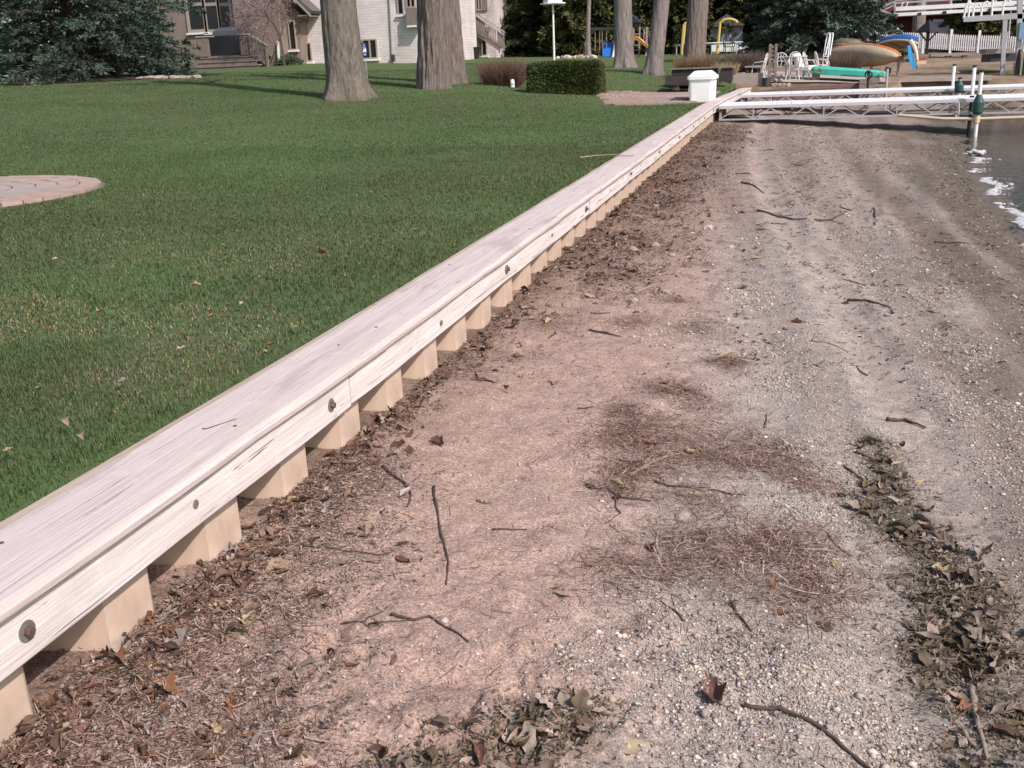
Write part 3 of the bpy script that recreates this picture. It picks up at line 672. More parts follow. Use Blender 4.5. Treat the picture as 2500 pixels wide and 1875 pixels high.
# clipped hedge
def hedge():
    a = at(1285, 222, 24.5); b_ = at(1468, 222, 24.5); W = b_.x - a.x - .10; c = Vector(((a.x + b_.x) / 2 - .06, 25.1, 0)); c.z = min(lawn1(c.x, 24.5), lawn1(c.x + .8, 24.5)) - .02
    t = empty("clipped_hedge", c, .02, "box shaped clipped dark green hedge on the lawn", "hedge")
    D, Ht = 1.1, .82; rs = np.random.RandomState(4)
    mb = MB(); mb.box((0, 0, Ht / 2 + .02), (W - .2, D - .2, Ht - .16)); mb.build("core", mat("hedge_core", (.012, .014, .007), 1, spec=0), t)
    n = 42000; f = rs.randint(0, 5, n); u = rs.uniform(-1, 1, n); v = rs.uniform(-1, 1, n)
    X = np.where(f < 2, u * W / 2, np.where(f == 2, -W / 2, np.where(f == 3, W / 2, u * W / 2)))
    Y = np.where(f < 2, -D / 2, np.where(f == 4, v * D / 2, u * D / 2)); Z = np.where(f == 4, Ht, Ht * (.05 + .95 * (v * .5 + .5)))
    rr = .13
    def rnd_corner(X, Y, Z):
        qx = np.maximum(np.abs(X) - (W / 2 - rr), 0); qy = np.maximum(np.abs(Y) - (D / 2 - rr), 0); qz = np.maximum(Z - (Ht - rr), 0) + np.maximum(rr * .8 - Z, 0)
        L = np.sqrt(qx ** 2 + qy ** 2 + qz ** 2) + 1e-9; s = np.minimum(1, rr / L)
        return np.sign(X) * (np.minimum(np.abs(X), W / 2 - rr) + qx * s), np.sign(Y) * (np.minimum(np.abs(Y), D / 2 - rr) + qy * s), np.where(Z > Ht / 2, np.minimum(Z, Ht - rr) + np.maximum(Z - (Ht - rr), 0) * s, np.maximum(Z, 0))
    X, Y, Z = rnd_corner(X, Y, Z)
    b_ = (fbm(X * 2.2 + Y, Z * 2.2 + Y * 2, 3, 91) - .5) * .10; inw = rs.uniform(0, .09, n)
    X *= 1 + (b_ - inw) * 1.0 / (W / 2); Y *= 1 + (b_ - inw) / (D / 2); Z = Z + (b_ - inw) * (Z > Ht * .6)
    P = np.stack([X, Y, Z], -1); Dr = P - np.array([0, 0, Ht / 2]); Dr /= np.linalg.norm(Dr, axis=1, keepdims=True); Dr = Dr + rs.normal(0, .7, (n, 3))
    k = fbm(X * 3, Z * 3 + Y, 3, 95)[:, None]; c = np.array([.034, .056, .018]) * (1 - k) * 1.5 + np.array([.085, .088, .030]) * k * 1.2
    V, F, C = sprays(P, Dr, .06, .014, rs, c, .4)
    link("foliage", np_mesh("foliage", V, F, M_LEAFY, C), t)
    st = MB()
    for i in range(9): st.tube([(-W / 2 + .2 + i * (W - .4) / 8, -.2, -.05), (-W / 2 + .25 + i * (W - .4) / 8, -.25, .2)], .02, 6)
    st.build("stem", M_TWIGBARK, t)
hedge()

def twiggy_bush(name, base, W, D, H, n, seed, label, c1, c2, cat="bush", wd=.006, spread=.35, group=None):
    rs = np.random.RandomState(seed); t = empty(name, base, label=label, cat=cat, group=group)
    P0 = np.stack([rs.uniform(-.4, .4, n) * W, rs.uniform(-.4, .4, n) * D, np.zeros(n) - .02], -1)
    dr = np.stack([P0[:, 0] / W * spread * 2 + rs.normal(0, .22, n), P0[:, 1] / D * spread * 2 + rs.normal(0, .22, n), np.ones(n)], -1)
    l = H * rs.uniform(.55, 1.05, n); 
    V = []; F = []; C = []
    cur = P0; k = 0
    for seg in range(3):
        nx = cur + dr * (l / 3)[:, None] + rs.normal(0, .03, (n, 3)); S = np.cross(dr, rs.normal(size=(n, 3))); S /= np.linalg.norm(S, axis=1, keepdims=True)
        w0, w1 = wd * (1 - seg * .28), wd * (1 - (seg + 1) * .28)
        V.append(np.stack([cur - S * w0, cur + S * w0, nx + S * w1, nx - S * w1], 1).reshape(-1, 3))
        c = c1 + (c2 - c1) * rs.uniform(0, 1, (n, 1)); C.append(np.repeat(c, 4, 0)); F.append(np.arange(4 * n).reshape(n, 4) + 4 * n * seg); cur = nx; dr = dr + rs.normal(0, .3, (n, 3)) * np.array([1, 1, .2])
    link("twigs", np_mesh("twigs", np.concatenate(V), np.concatenate(F), M_LEAFY, np.concatenate(C)), t); return t
b = on_lawn(1232, 202, 27)
twiggy_bush("dry_bush", b, 1.15, .8, .68, 4200, 61, "reddish brown leafless bush beside the clipped hedge", np.array([.13, .07, .05]), np.array([.25, .16, .12]), wd=.004)
# ------------------------------------------------------------------ houses
def brick_mat(name, c1, c2, mortar, scale=1.0):
    m = bpy.data.materials.new(name); m.use_nodes = True; N = m.node_tree.nodes; L = m.node_tree.links; b = N["Principled BSDF"]
    b.inputs["Roughness"].default_value = .85; b.inputs["Specular IOR Level"].default_value = .2
    tc = N.new("ShaderNodeTexCoord"); mp = N.new("ShaderNodeMapping"); mp.inputs["Rotation"].default_value = (R(90), 0, 0); L.new(tc.outputs["Object"], mp.inputs[0])
    br = N.new("ShaderNodeTexBrick"); br.inputs["Scale"].default_value = scale; br.inputs["Brick Width"].default_value = .42; br.inputs["Row Height"].default_value = .14
    br.inputs["Mortar Size"].default_value = .012; br.inputs["Color1"].default_value = (*c1, 1); br.inputs["Color2"].default_value = (*c2, 1); br.inputs["Mortar"].default_value = (*mortar, 1)
    L.new(mp.outputs[0], br.inputs["Vector"])
    n = N.new("ShaderNodeTexNoise"); n.inputs["Scale"].default_value = .9; n.inputs["Detail"].default_value = 6; L.new(tc.outputs["Object"], n.inputs["Vector"])
    r = N.new("ShaderNodeMapRange"); r.inputs[1].default_value = .3; r.inputs[2].default_value = .7; r.inputs[3].default_value = .8; r.inputs[4].default_value = 1.1; L.new(n.outputs["Fac"], r.inputs[0])
    v = N.new("ShaderNodeVectorMath"); v.operation = 'SCALE'; L.new(br.outputs["Color"], v.inputs[0]); L.new(r.outputs[0], v.inputs["Scale"]); L.new(v.outputs[0], b.inputs["Base Color"])
    bp = N.new("ShaderNodeBump"); bp.inputs["Strength"].default_value = .5; bp.inputs["Distance"].default_value = .02; bp.invert = True
    L.new(br.outputs["Fac"], bp.inputs["Height"]); L.new(bp.outputs[0], b.inputs["Normal"]); return m
M_WBRICK = brick_mat("whitewashed_brick", (.66, .60, .58), (.74, .68, .66), (.60, .54, .52))
M_STUCCO = mat("tan_stucco", (.26, .205, .17), .9, (.215, .17, .14), 1.2, bump=.3, bscale=30)
M_GREYWOOD = mat("grey_deck_wood", (.26, .21, .185), .85, (.17, .135, .12), 6, (3, 3, .6), bump=.3)
M_RAILCAP = mat("pale_handrail", (.40, .36, .34), .8, (.30, .27, .25), 6)
M_GLASS = mat("dark_glass", (.012, .013, .015), .08, spec=.6)
M_FRAME = mat("window_frame", (.36, .30, .265), .6)
M_WFRAME = mat("white_trim", (.82, .80, .79), .55)
M_DARKTRIM = mat("dark_trim", (.045, .035, .032), .7)
M_ROOF = mat("grey_shingle", (.13, .11, .105), .9, (.09, .075, .07), 8)
M_RED = mat("red_siding", (.19, .055, .048), .8, (.14, .04, .038), 3, (.5, .5, 8))
M_BLACK = mat("black_plastic", (.018, .018, .02), .45)
M_COVER = mat("grey_cover", (.075, .08, .10), .8, (.06, .062, .08), 6)

def rect(px0, py0, px1, py1, y):
    cx, cy = (px0 + px1) / 2, (py0 + py1) / 2
    return at(px0, cy, y).x, at(px1, cy, y).x, at(cx, py1, y).z, at(cx, py0, y).z
def slab(name, px0, py0, px1, py1, y, d, m, parent, zmin=None, ztop=None):
    x0, x1, z0, z1 = rect(px0, py0, px1, py1, y)
    if zmin is not None: z0 = zmin
    if ztop is not None: z1 = ztop
    return pbox(name, x0, x1, y, y + d, z0, z1, m, parent)
def pbox(name, x0, x1, y0, y1, z0, z1, m, parent):
    o = MB().box(((x0 + x1) / 2, (y0 + y1) / 2, (z0 + z1) / 2), (abs(x1 - x0), abs(y1 - y0), abs(z1 - z0))).build(name, m)
    if parent is not None: o.parent = parent; o.matrix_parent_inverse = Matrix.Translation(parent.location).inverted()
    return o
def put(o, parent):
    o.parent = parent; o.matrix_parent_inverse = Matrix.Translation(parent.location).inverted(); return o
def window(px0, py0, px1, py1, y, parent, nx=2, ny=1, fm=None, fw=.06, sill=True):
    x0, x1, z0, z1 = rect(px0, py0, px1, py1, y); fm = fm or M_FRAME
    mb = MB()
    mb.box(((x0 + x1) / 2, y - .03, z1 - fw / 2), (x1 - x0, .10, fw)); mb.box(((x0 + x1) / 2, y - .03, z0 + fw / 2), (x1 - x0, .10, fw))
    for i in range(nx + 1):
        x = x0 + fw / 2 + (x1 - x0 - fw) * i / nx; mb.box((x, y - .03, (z0 + z1) / 2), (fw, .10, z1 - z0 - 2 * fw - .002))
    for j in range(1, ny): mb.box(((x0 + x1) / 2, y - .028, z0 + (z1 - z0) * j / ny), (x1 - x0 - 2 * fw - .002, .09, fw))
    f = put(mb.build("window", fm), parent)
    for i in range(nx):
        for j in range(ny):
            a = x0 + fw + (x1 - x0 - fw) * i / nx + .002; b = x0 + (x1 - x0 - fw) * (i + 1) / nx - .002
            c = z0 + (fw if j == 0 else (z1 - z0) * j / ny + fw / 2); d = z1 - fw if j == ny - 1 else z0 + (z1 - z0) * (j + 1) / ny - fw / 2
            p = MB().box(((a + b) / 2, y - .012, (c + d) / 2), (b - a, .02, d - c)).build("pane", M_GLASS, f)
    if sill:
        MB().box(((x0 + x1) / 2, y - .06, z0 - .05), (x1 - x0 + .16, .16, .09)).build("sill", M_WFRAME if fm is not M_WFRAME else fm, f)
    return f
YW = 50.0
house = empty("white_brick_house", at(850, 155, YW), label="large house of whitewashed brick and tan stucco behind the lawn", cat="house")
G = 1.6
# white wall
slab("wall", 728, -160, 1030, 165, YW, 9, M_WBRICK, house, zmin=G)
window(737, 104, 762, 151, YW, house, 2, 1, fw=.07)
window(886, 95, 922, 144, YW, house, 2, 1, fw=.07)
window(969, -60, 984, 36, YW, house, 1, 1, fw=.05)
window(990, -60, 1013, 19, YW, house, 2, 1, fw=.06, sill=False)
slab("bay_panel", 991, 19, 1022, 61, YW - .45, .45, M_GREYWOOD, house)
slab("bay_shelf", 993, 61.5, 1023, 66, YW - .5, .5, M_WFRAME, house)
put(MB().tube([at(948, -60, YW - .06), at(957.5, 139, YW - .06), at(958, 149, YW - .25)], .045, 8).build("downspout", mat("grey_downspout", (.34, .31, .33), .6)), house)
slab("drain_cover", 955, 133, 961, 150, YW - .3, .2, M_DARKTRIM, house)
slab("meter_box", 729, 103, 741, 118, YW - .25, .25, M_WFRAME, house)
# tan wing: chimney wall, gable wall and recessed windows
slab("wall", 566, -170, 676, 165, 48.4, 1.55, M_STUCCO, house, zmin=G)
slab("wall", 380, -170, 572, 165, 49.35, 3, M_STUCCO, house, zmin=G)
window(452, -60, 500, 80, 49.35, house, 1, 2, fw=.16); window(495, -60, 536, 80, 49.35, house, 1, 2, fw=.16); window(531, -60, 566, 80, 49.35, house, 1, 2, fw=.16)
pts = [at(676.5, 160, 49.2), at(735, 157, 49.2), at(733, 36, 49.2), at(676, -22, 49.2)]
put(MB().prism(pts, (0, .78, 0)).build("gable_wall", M_STUCCO), house)
a, b = at(757, 33, 48.8), at(670, -55, 48.8)
put(MB().prism([a, b, b + Vector((-.1, 0, .14)), a + Vector((.1, 0, .14))], (0, 1.17, 0)).build("roof", M_ROOF), house)
put(MB().prism([a + Vector((0, 0, -.16)), b + Vector((0, 0, -.16)), b + Vector((0, 0, -.004)), a + Vector((0, 0, -.004))], (0, .05, 0)).build("rake_board", M_FRAME), house)
put(MB().prism([at(727, 37.5, 48.85), at(755, 36.5, 48.85), at(755, 39, 48.85), at(727, 40, 48.85)], (0, 1.1, 0)).build("soffit", M_FRAME), house)
put(MB().bar(at(734, 56, 48.9), at(746, 40, 48.9), .10).bar(at(740, 43, 48.9), at(751, 42, 48.9), .16).build("bracket", M_DARKTRIM), house)
window(680, 68, 692, 122, 49.18, house, 1, 1, fw=.05); window(706, 50, 723, 122, 49.18, house, 1, 1, fw=.05)
put(MB().bar(at(678, 100, 48.3), at(681, 150, 48.3), .09).build("downspout", M_WFRAME), house)
# right end under and above the deck
slab("wall", 1020, -160, 1206, 150, 63.0, 8, M_WBRICK, house, zmin=G)
window(1096, -60, 1138, 29, 62.95, house, 2, 1, fw=.10, sill=False)
window(1160, -60, 1176, 26, 62.95, house, 2, 1, fw=.08, sill=False)
slab("shutter", 1176, -60, 1188, 26, 62.9, .09, M_GREYWOOD, house)
slab("wall_panel", 1098, 79, 1157, 142, 62.9, .09, M_DARKTRIM, house)
window(1176, 92, 1189, 136, 62.95, house, 1, 1, fw=.06)
# left porch with steps
porch = empty("porch_deck", at(560, 168, 46.2), label="small grey wooden porch deck with three steps and a boarded rail", cat="porch")
x0, x1, z0, z1 = rect(488, 134, 640, 168, 46.8)
zt = z1
pbox("deck_floor", at(440, 134, 47.2).x, x1 - .3, 47.4, 49.25, zt - .12, zt, M_GREYWOOD, porch)
for i in range(3):
    zz = z0 + (zt - z0) * (2 - i) / 3 + .0; ex = .18 * i
    pbox("tread", x0 - .1, x1 - .55 + ex * 1.6, 47.35 - .32 * (i + 1), 47.35 - .32 * i + .03, zz + .10, zz + .16 + .001 * i, M_GREYWOOD, porch)
    pbox("riser", x0 - .1, x1 - .56 + ex * 1.6, 47.35 - .32 * i - .28, 47.35 - .32 * i - .25, z0 - .3, zz + .098, M_GREYWOOD, porch)
def fence_boards(poly_top, z_of_bottom, y, n, parent, m, th=.03, gap=.006):
    (xa, za), (xb, zb) = poly_top
    for i in range(n):
        u0, u1 = i / n, (i + 1) / n
        xl = xa + (xb - xa) * u0 + gap; xr = xa + (xb - xa) * u1 - gap; zl = za + (zb - za) * u0; zr = za + (zb - za) * u1; zb0 = z_of_bottom(u0); zb1 = z_of_bottom(u1)
        mb = MB().prism([(xl, y, zb0), (xr, y, zb1), (xr, y, zr), (xl, y, zl)], (0, th, 0)); put(mb.build("board", m), parent)
A = at(584, 84, 47.2); B = at(607, 83, 47.2); Cc = at(637, 110, 46.6); bot = at(585, 134, 47.2).z; b2 = at(640, 163, 46.6).z
fence_boards(((A.x, A.z - .05), (B.x, B.z - .05)), lambda u: bot, 47.18, 5, porch, M_GREYWOOD)
fence_boards(((B.x, B.z - .05), (Cc.x, Cc.z - .05)), lambda u: bot + (b2 - bot) * u, 47.1, 7, porch, M_GREYWOOD)
put(MB().bar((A.x, 47.2, A.z), (B.x, 47.2, B.z), .12, .06).bar((B.x, 47.2, B.z), (Cc.x + .1, 47.1, Cc.z - .05), .12, .06).build("handrail", M_RAILCAP), porch)
put(MB().bar((Cc.x, 47.1, b2 - .3), (Cc.x, 47.1, Cc.z - .08), .1).build("post", M_GREYWOOD), porch)
A = at(478, 92, 47.2); B = at(508, 91, 47.2)
fence_boards(((A.x, A.z), (B.x, B.z)), lambda u: bot, 47.18, 6, porch, M_GREYWOOD)
put(MB().bar((A.x, 47.2, A.z + .03), (B.x + .3, 47.2, B.z + .03), .12, .06).build("handrail", M_RAILCAP), porch)
# grill under its cover on the porch
gx0, gx1, gz0, gz1 = rect(512, 88, 584, 134, 47.8)
gr = empty("covered_grill", ((gx0 + gx1) / 2, 48.1, zt), label="black barbecue grill with a grey cover standing on the porch", cat="grill")
put(MB().box(((gx0 + gx1) / 2, 48.15, (zt + gz1) / 2 + .01), (gx1 - gx0, .75, gz1 - zt)).build("cabinet", M_BLACK), gr)
cx = at(555, 80, 48.1)
put(MB().loft([[(cx.x + sx * w, 48.15 + sy * d, gz1 + .02 + h) for sx, sy in ((-1, -1), (1, -1), (1, 1), (-1, 1))] for w, d, h in ((.72, .38, 0), (.66, .34, .22), (.42, .22, .40))]).build("cover", M_COVER), gr)
# right deck on posts with stair
deck = empty("raised_deck", at(1130, 142, 60), label="grey raised wooden deck on posts with a stair down to the right", cat="deck")
YD = 59.5
x0, x1, zb, zt2 = rect(1092, 32, 1158, 75, YD)
pbox("deck_floor", x0 - 1.2, x1, YD, 62.9, zb, zb + .22, M_GREYWOOD, deck)
sp0 = at(1126, 50, YD).x
fence_boards(((sp0, zt2), (x1, zt2)), lambda u: zb + .222, YD, 5, deck, M_GREYWOOD)
for i in range(9):
    x = x0 - .3 + (sp0 - x0 + .25) * i / 9; pbox("baluster", x, x + .045, YD + .01, YD + .05, zb + .222, zt2 - .06, M_GREYWOOD, deck)
pbox("handrail", x0 - .6, x1 + .02, YD - .05, YD + .09, zt2 + .002, zt2 + .07, M_RAILCAP, deck)
for px in (1121, 1137):
    p = at(px, 110, YD + .3); pbox("post", p.x - .08, p.x + .08, YD + .25, YD + .41, 1.9, zb - .002, M_FRAME, deck)
p0, p1 = at(1158, 36, YD), at(1231, 86, YD)
put(MB().bar(p0, p1, .12, .07).build("handrail", M_RAILCAP), deck)
put(MB().bar(at(1164, 33, YD + 1.2) , at(1233, 80, YD + 1.2), .12, .07).build("handrail", M_RAILCAP), deck)
q0, q1 = at(1158, 80, YD), at(1222, 124, YD)
nb = 16
for i in range(nb):
    u = (i + .1) / nb; u2 = (i + (.96 if not 5 <= i <= 11 else .45)) / nb
    a0 = p0.lerp(p1, u); a1 = p0.lerp(p1, u2); c0 = q0.lerp(q1, u * .95); c1 = q0.lerp(q1, u2 * .95)
    mb = MB().prism([(a0.x, YD, c0.z), (a1.x, YD, c1.z), (a1.x, YD, a1.z - .05), (a0.x, YD, a0.z - .05)], (0, .035, 0)); put(mb.build("board", M_GREYWOOD), deck)
put(MB().bar(q0 + Vector((0, .06, .1)), q1 + Vector((0, .06, .1)), .06, .30).build("stringer", M_GREYWOOD), deck)
for i in range(9):
    c = q0.lerp(q1, (i + .5) / 9); pbox("tread", c.x - .16, c.x + .16, YD + .1, YD + 1.15, c.z + .15, c.z + .19, M_GREYWOOD, deck)
xx0, xx1, zz0, zz1 = rect(1150, 80, 1210, 142, 61)
bn = empty("wheelie_bin", on_lawn(1161, 142, 58.5), label="black lidded rubbish bin under the raised deck", cat="bin")
MB().loft([[(sx * w, sy * w, h) for sx, sy in ((-1, -1), (1, -1), (1, 1), (-1, 1))] for w, h in ((.15, 0), (.20, .58))]).build("body", M_BLACK, bn)
MB().loft([[(sx * w, sy * w, h) for sx, sy in ((-1, -1), (1, -1), (1, 1), (-1, 1))] for w, h in ((.22, .582), (.22, .62), (.17, .67))]).build("lid", M_BLACK, bn)
# flowering tree in front of the tan wall
def blossom_tree():
    b = on_lawn(694, 150, 47.6); t = empty("flowering_tree", b, label="small pink blossoming tree in front of the tan house wall", cat="tree")
    rs = np.random.RandomState(8); mb = MB(); tips = []
    def grow(p, d, L, r, k):
        q = p + d * L; mb.tube([p, p + d * L * .5 + Vector(rs.normal(0, .03, 3)), q], [r, r * .85, r * .7], 5, False)
        if k == 0: tips.append(q); return
        tips.append(q)
        for _ in range(3 if k > 1 else 4):
            nd = (d + Vector(rs.normal(0, .5, 3)) + Vector((0, 0, .08))).normalized(); grow(q, nd, L * rs.uniform(.62, .85), r * .6, k - 1)
    grow(Vector((0, 0, -.1)), Vector((-.06, 0, 1)), 1.5, .065, 4)
    mb.build("branches", M_TWIGBARK, t)
    T = np.array([list(q) for q in tips]); n = 6500; P = T[rs.randint(0, len(T), n)] + rs.normal(0, .17, (n, 3)); P = P[P[:, 2] > 1.0]
    c = np.array([.34, .215, .245]) + rs.normal(0, .04, (len(P), 3)); V, F, C = sprays(P, rs.normal(size=(len(P), 3)), .06, .022, rs, c)
    link("crown", np_mesh("crown", V, F, M_LEAFY, C), t)
blossom_tree()
def leaf_mound(name, base, W, D, H, n, seed, label, c1, c2, ln=.10, wd=.035, cat="shrub", group=None):
    rs = np.random.RandomState(seed); t = empty(name, base, label=label, cat=cat, group=group)
    a = rs.uniform(0, 6.28, n); r = rs.uniform(0, 1, n) ** .6; z = rs.uniform(0, 1, n) ** .8
    lim = np.sqrt(np.maximum(0, 1 - z ** 2)) * (.8 + .35 * vnoise(a * 2, z * 3, seed)); P = np.stack([np.cos(a) * r * lim * W / 2, np.sin(a) * r * lim * D / 2, z * H * (.75 + .4 * vnoise(a * 1.5 + 3, r * 3, seed + 1))], -1)
    Dr = P / np.array([W, D, H]) * 2 + rs.normal(0, .8, (n, 3)) + np.array([0, 0, .3])
    c = c1 + (c2 - c1) * rs.uniform(0, 1, (n, 1)); V, F, C = sprays(P, Dr, ln, wd, rs, c)
    link("foliage", np_mesh("foliage", V, F, M_LEAFY, C), t)
    mb = MB()
    for i in range(8): mb.tube([(0, 0, -.1), (math.cos(i) * W * .2, math.sin(i * 1.7) * D * .2, H * .5)], .012, 5)
    mb.build("stem", M_TWIGBARK, t); return t
leaf_mound("green_shrub", on_lawn(705, 158, 48.4), 1.6, .8, .45, 1500, 3, "low pale green shrub at the foot of the tan gable wall", np.array([.07, .10, .05]), np.array([.14, .18, .10]))
# ---- red house far right with white porch
rh = empty("red_house", at(2230, 100, 84), label="red sided house with grey eaves and arched white porch behind the picket fence", cat="house")
slab("wall", 2142, 30, 2520, 120, 84, 8, M_RED, rh, zmin=1.2, ztop=7.5)
a, b = at(2131, 58, 82.8), at(2196, 32, 82.8)
put(MB().prism([a, b, b + Vector((0, 0, .22)), a + Vector((-.15, 0, .2))], (0, 9, 0)).build("roof", M_ROOF), rh)
put(MB().bar(a + Vector((0, -.03, .05)), b + Vector((0, -.03, .05)), .06, .3).build("rake_board", M_FRAME), rh)
slab("roof", 2190, 6, 2520, 33, 82.5, 10, M_ROOF, rh)
window(2160, 62, 2192, 92, 83.95, rh, 2, 1, M_DARKTRIM, .1)
YP = 81.0
for px in (2283, 2315, 2345): p = at(px, 70, YP); pbox("porch_column", p.x - .12, p.x + .12, YP, YP + .24, 1.2, at(px, 47, YP).z, M_WFRAME, rh)
slab("porch_beam", 2278, 46, 2350, 55, YP - .02, .28, M_WFRAME, rh)
for pa, pb in ((2283, 2315), (2315, 2345)):
    A, B = at(pa, 76, YP + .1), at(pb, 76, YP + .1); n = 10; ring = []
    pts = [A.lerp(B, i / n) + Vector((0, 0, math.sin(math.pi * i / n) ** .6 * .62)) for i in range(n + 1)]
    put(MB().tube(pts, .10, 6).build("arch", M_WFRAME), rh)
slab("porch_door", 2290, 66, 2312, 100, 83.6, .3, M_WFRAME, rh)
# ------------------------------------------------------------------ things in the yards
M_WHITEP = mat("white_plastic", (.86, .86, .86), .4, spec=.4)
M_ALU = mat("aluminium", (.52, .52, .54), .4, (.44, .44, .46), 20, metal=.4)
M_WALU = mat("white_aluminium", (.80, .80, .80), .45)
M_CASTW = mat("cast_white_metal", (.62, .60, .57), .6, (.50, .48, .44), 12)
M_YEL = mat("yellow_pipe", (.62, .46, .13), .5)
M_BLUEP = mat("blue_plastic", (.03, .14, .46), .35)
M_ORANGE = mat("orange_plastic", (.68, .30, .08), .4)
M_OLDWOOD = mat("weathered_timber", (.30, .235, .20), .9, (.17, .125, .105), 5, (1, 4, 4), bump=.5, bscale=20)
M_DKWOOD = mat("dark_planter_wood", (.055, .045, .042), .85, (.035, .028, .026), 5)
M_PALEWOOD = mat("pale_timber", (.42, .35, .31), .9, (.30, .25, .22), 5, (.6, 4, 4), bump=.4, bscale=20)
M_STONE = mat("pink_grey_stone", (.36, .29, .26), .9, (.26, .21, .19), 5, bump=.4, bscale=12)
M_CONC = mat("patio_concrete", (.42, .355, .32), .9, (.34, .29, .26), 2.5, bump=.2, bscale=25)
M_STRAW = np.array([.42, .32, .19])

def stone(name, loc, s, seed, m=None, label=None, cat="stone", group=None, sq=(1, 1, .65)):
    rnd = random.Random(seed); bm = bmesh.new(); bmesh.ops.create_icosphere(bm, subdivisions=2, radius=1)
    for v in bm.verts:
        n = v.co.normalized(); k = 1 + .22 * math.sin(n.x * 3 + seed) * math.cos(n.y * 4 - seed) + rnd.uniform(-.07, .07)
        v.co = Vector((n.x * sq[0], n.y * sq[1], n.z * sq[2])) * k * s
    me = bpy.data.meshes.new(name); bm.to_mesh(me); bm.free(); me.materials.append(m or M_STONE)
    o = link(name, me); o.location = loc; o.rotation_euler = (0, 0, seed); return tag(o, label, cat, group)

ORD = ["first", "second", "third", "fourth", "fifth", "sixth", "seventh", "eighth", "ninth"]
# white dock box
def dock_box():
    t = empty("dock_box", (-2.06, 24.75, lawn1(-2.06, 24.6) - .01), 0, "white plastic dock box with a sloping lid beside the seawall", "box")
    W, D, Hh = .55, 1.35, .50
    def ring(w, d, z, n=4, c=.06):
        out = []
        for sx, sy in ((-1, -1), (1, -1), (1, 1), (-1, 1)):
            for k in range(n):
                a = math.pi / 2 * k / (n - 1) + {(-1, -1): math.pi, (1, -1): 1.5 * math.pi, (1, 1): 0, (-1, 1): .5 * math.pi}[(sx, sy)]
                out.append((sx * (w / 2 - c) + c * math.cos(a), sy * (d / 2 - c) + c * math.sin(a), z))
        return out
    MB().loft([ring(W * .93, D * .95, 0), ring(W, D, Hh)]).build("body", M_WHITEP, t)
    MB().loft([ring(W + .07, D + .07, Hh + .002), ring(W + .08, D + .08, Hh + .075), ring(W + .02, D + .02, Hh + .085), ring(W * .62, D * .8, Hh + .19, c=.05)]).build("lid", M_WHITEP, t)
    g = mat("moulded_groove", (.30, .30, .32), .6); y = -D / 2 * .975
    MB().bar((-.17, y, Hh - .03), (-.13, y + .015, .13), .008, .012).bar((-.13, y + .015, .13), (.0, y + .015, .13), .008, .01).build("groove", g, t)
    MB().bar((.276, -.5, .15), (.262, -.2, .16), .006, .01).build("groove", g, t)
dock_box()

# martin house on a pole
def martin():
    b = on_lawn(1353, 144, 40); top = at(1346.5, 10, 40); t = empty("martin_house", b, label="white hexagonal martin birdhouse on a tall slim pole behind the hedge", cat="birdhouse")
    d = top - b; d = Vector((-.0, 0, d.z)); MB().tube([(0, 0, -.2), d], [.045, .035], 10).build("pole", M_WALU, t)
    MB().lathe([(.50, 0), (.50, .04)], d, 6).build("platform", M_WHITEP, t)
    h = MB().lathe([(.37, .042), (.37, .44)], d, 6).build("house", M_WHITEP, t); h.rotation_euler = (0, 0, R(14))
    MB().lathe([(.52, .442), (.30, .62), (.05, .74)], d, 6).build("roof", M_WALU, t).rotation_euler = (0, 0, R(14))
    for i in range(6):
        for zz in (.16, .34):
            a = R(60 * i + 30 + 14); n = Vector((math.cos(a), math.sin(a), 0)); s = Vector((-math.sin(a), math.cos(a), 0)); c = d + n * .321 + Vector((0, 0, zz))
            ring = [c + s * .035 * math.cos(q) + Vector((0, 0, .035 * math.sin(q))) for q in np.linspace(0, 6.283, 11)[:-1]]
            MB().prism(ring, n * .004).build("entrance_hole", M_BLACK, t)
martin()
# oval yard sign
def yard_sign():
    c = at(890, 122, 22.7); z = lawn1(c.x, 22.7); t = empty("yard_sign", (c.x, 22.7, z), R(8), "oval dark blue yard sign with pale stripes beside the flared trunk", "sign")
    h = c.z - z; e = [(.095 * math.cos(q), 0, h + .18 * math.sin(q)) for q in np.linspace(0, 6.283, 29)[:-1]]
    MB().prism(e, (0, .012, 0)).build("plate", mat("navy_sign", (.012, .02, .10), .4), t)
    pw = mat("pale_blue_print", (.36, .42, .68), .5); ww = mat("white_print", (.80, .85, .88), .5)
    for zz, hh, w in ((.125, .022, .05), (.09, .022, .06), (.055, .022, .075)): MB().box((-.005, -.0035, h + zz), (w, .003, hh)).build("print", pw, t)
    MB().prism([(-.045, -.005, h - .05), (.045, -.005, h - .05), (.04, -.005, h + .035), (-.025, -.005, h + .035)], (0, .003, 0)).build("print", ww, t)
    MB().prism([(-.035, -.005, h - .075), (.04, -.005, h - .075), (.03, -.005, h - .125), (-.02, -.005, h - .13)], (0, .003, 0)).build("print", pw, t)
    for s in (-.014, .014): MB().tube([(s, .02, -.15), (s, .02, h - .1)], .005, 6).build("stake", M_ALU, t)
yard_sign()
# pale canister beside the bush
b = on_lawn(1251, 203, 26.4); t = empty("canister", b, label="small white canister with a pale blue band in front of the dry bush", cat="canister")
MB().lathe([(.055, 0), (.06, .01), (.06, .15)], n=14).build("body", M_WHITEP, t); MB().lathe([(.0615, .05), (.0615, .11)], n=14).build("band", mat("pale_blue", (.35, .52, .60), .5), t)
MB().lathe([(.05, .152), (.05, .17), (.035, .205)], n=14).build("cap", M_WHITEP, t)

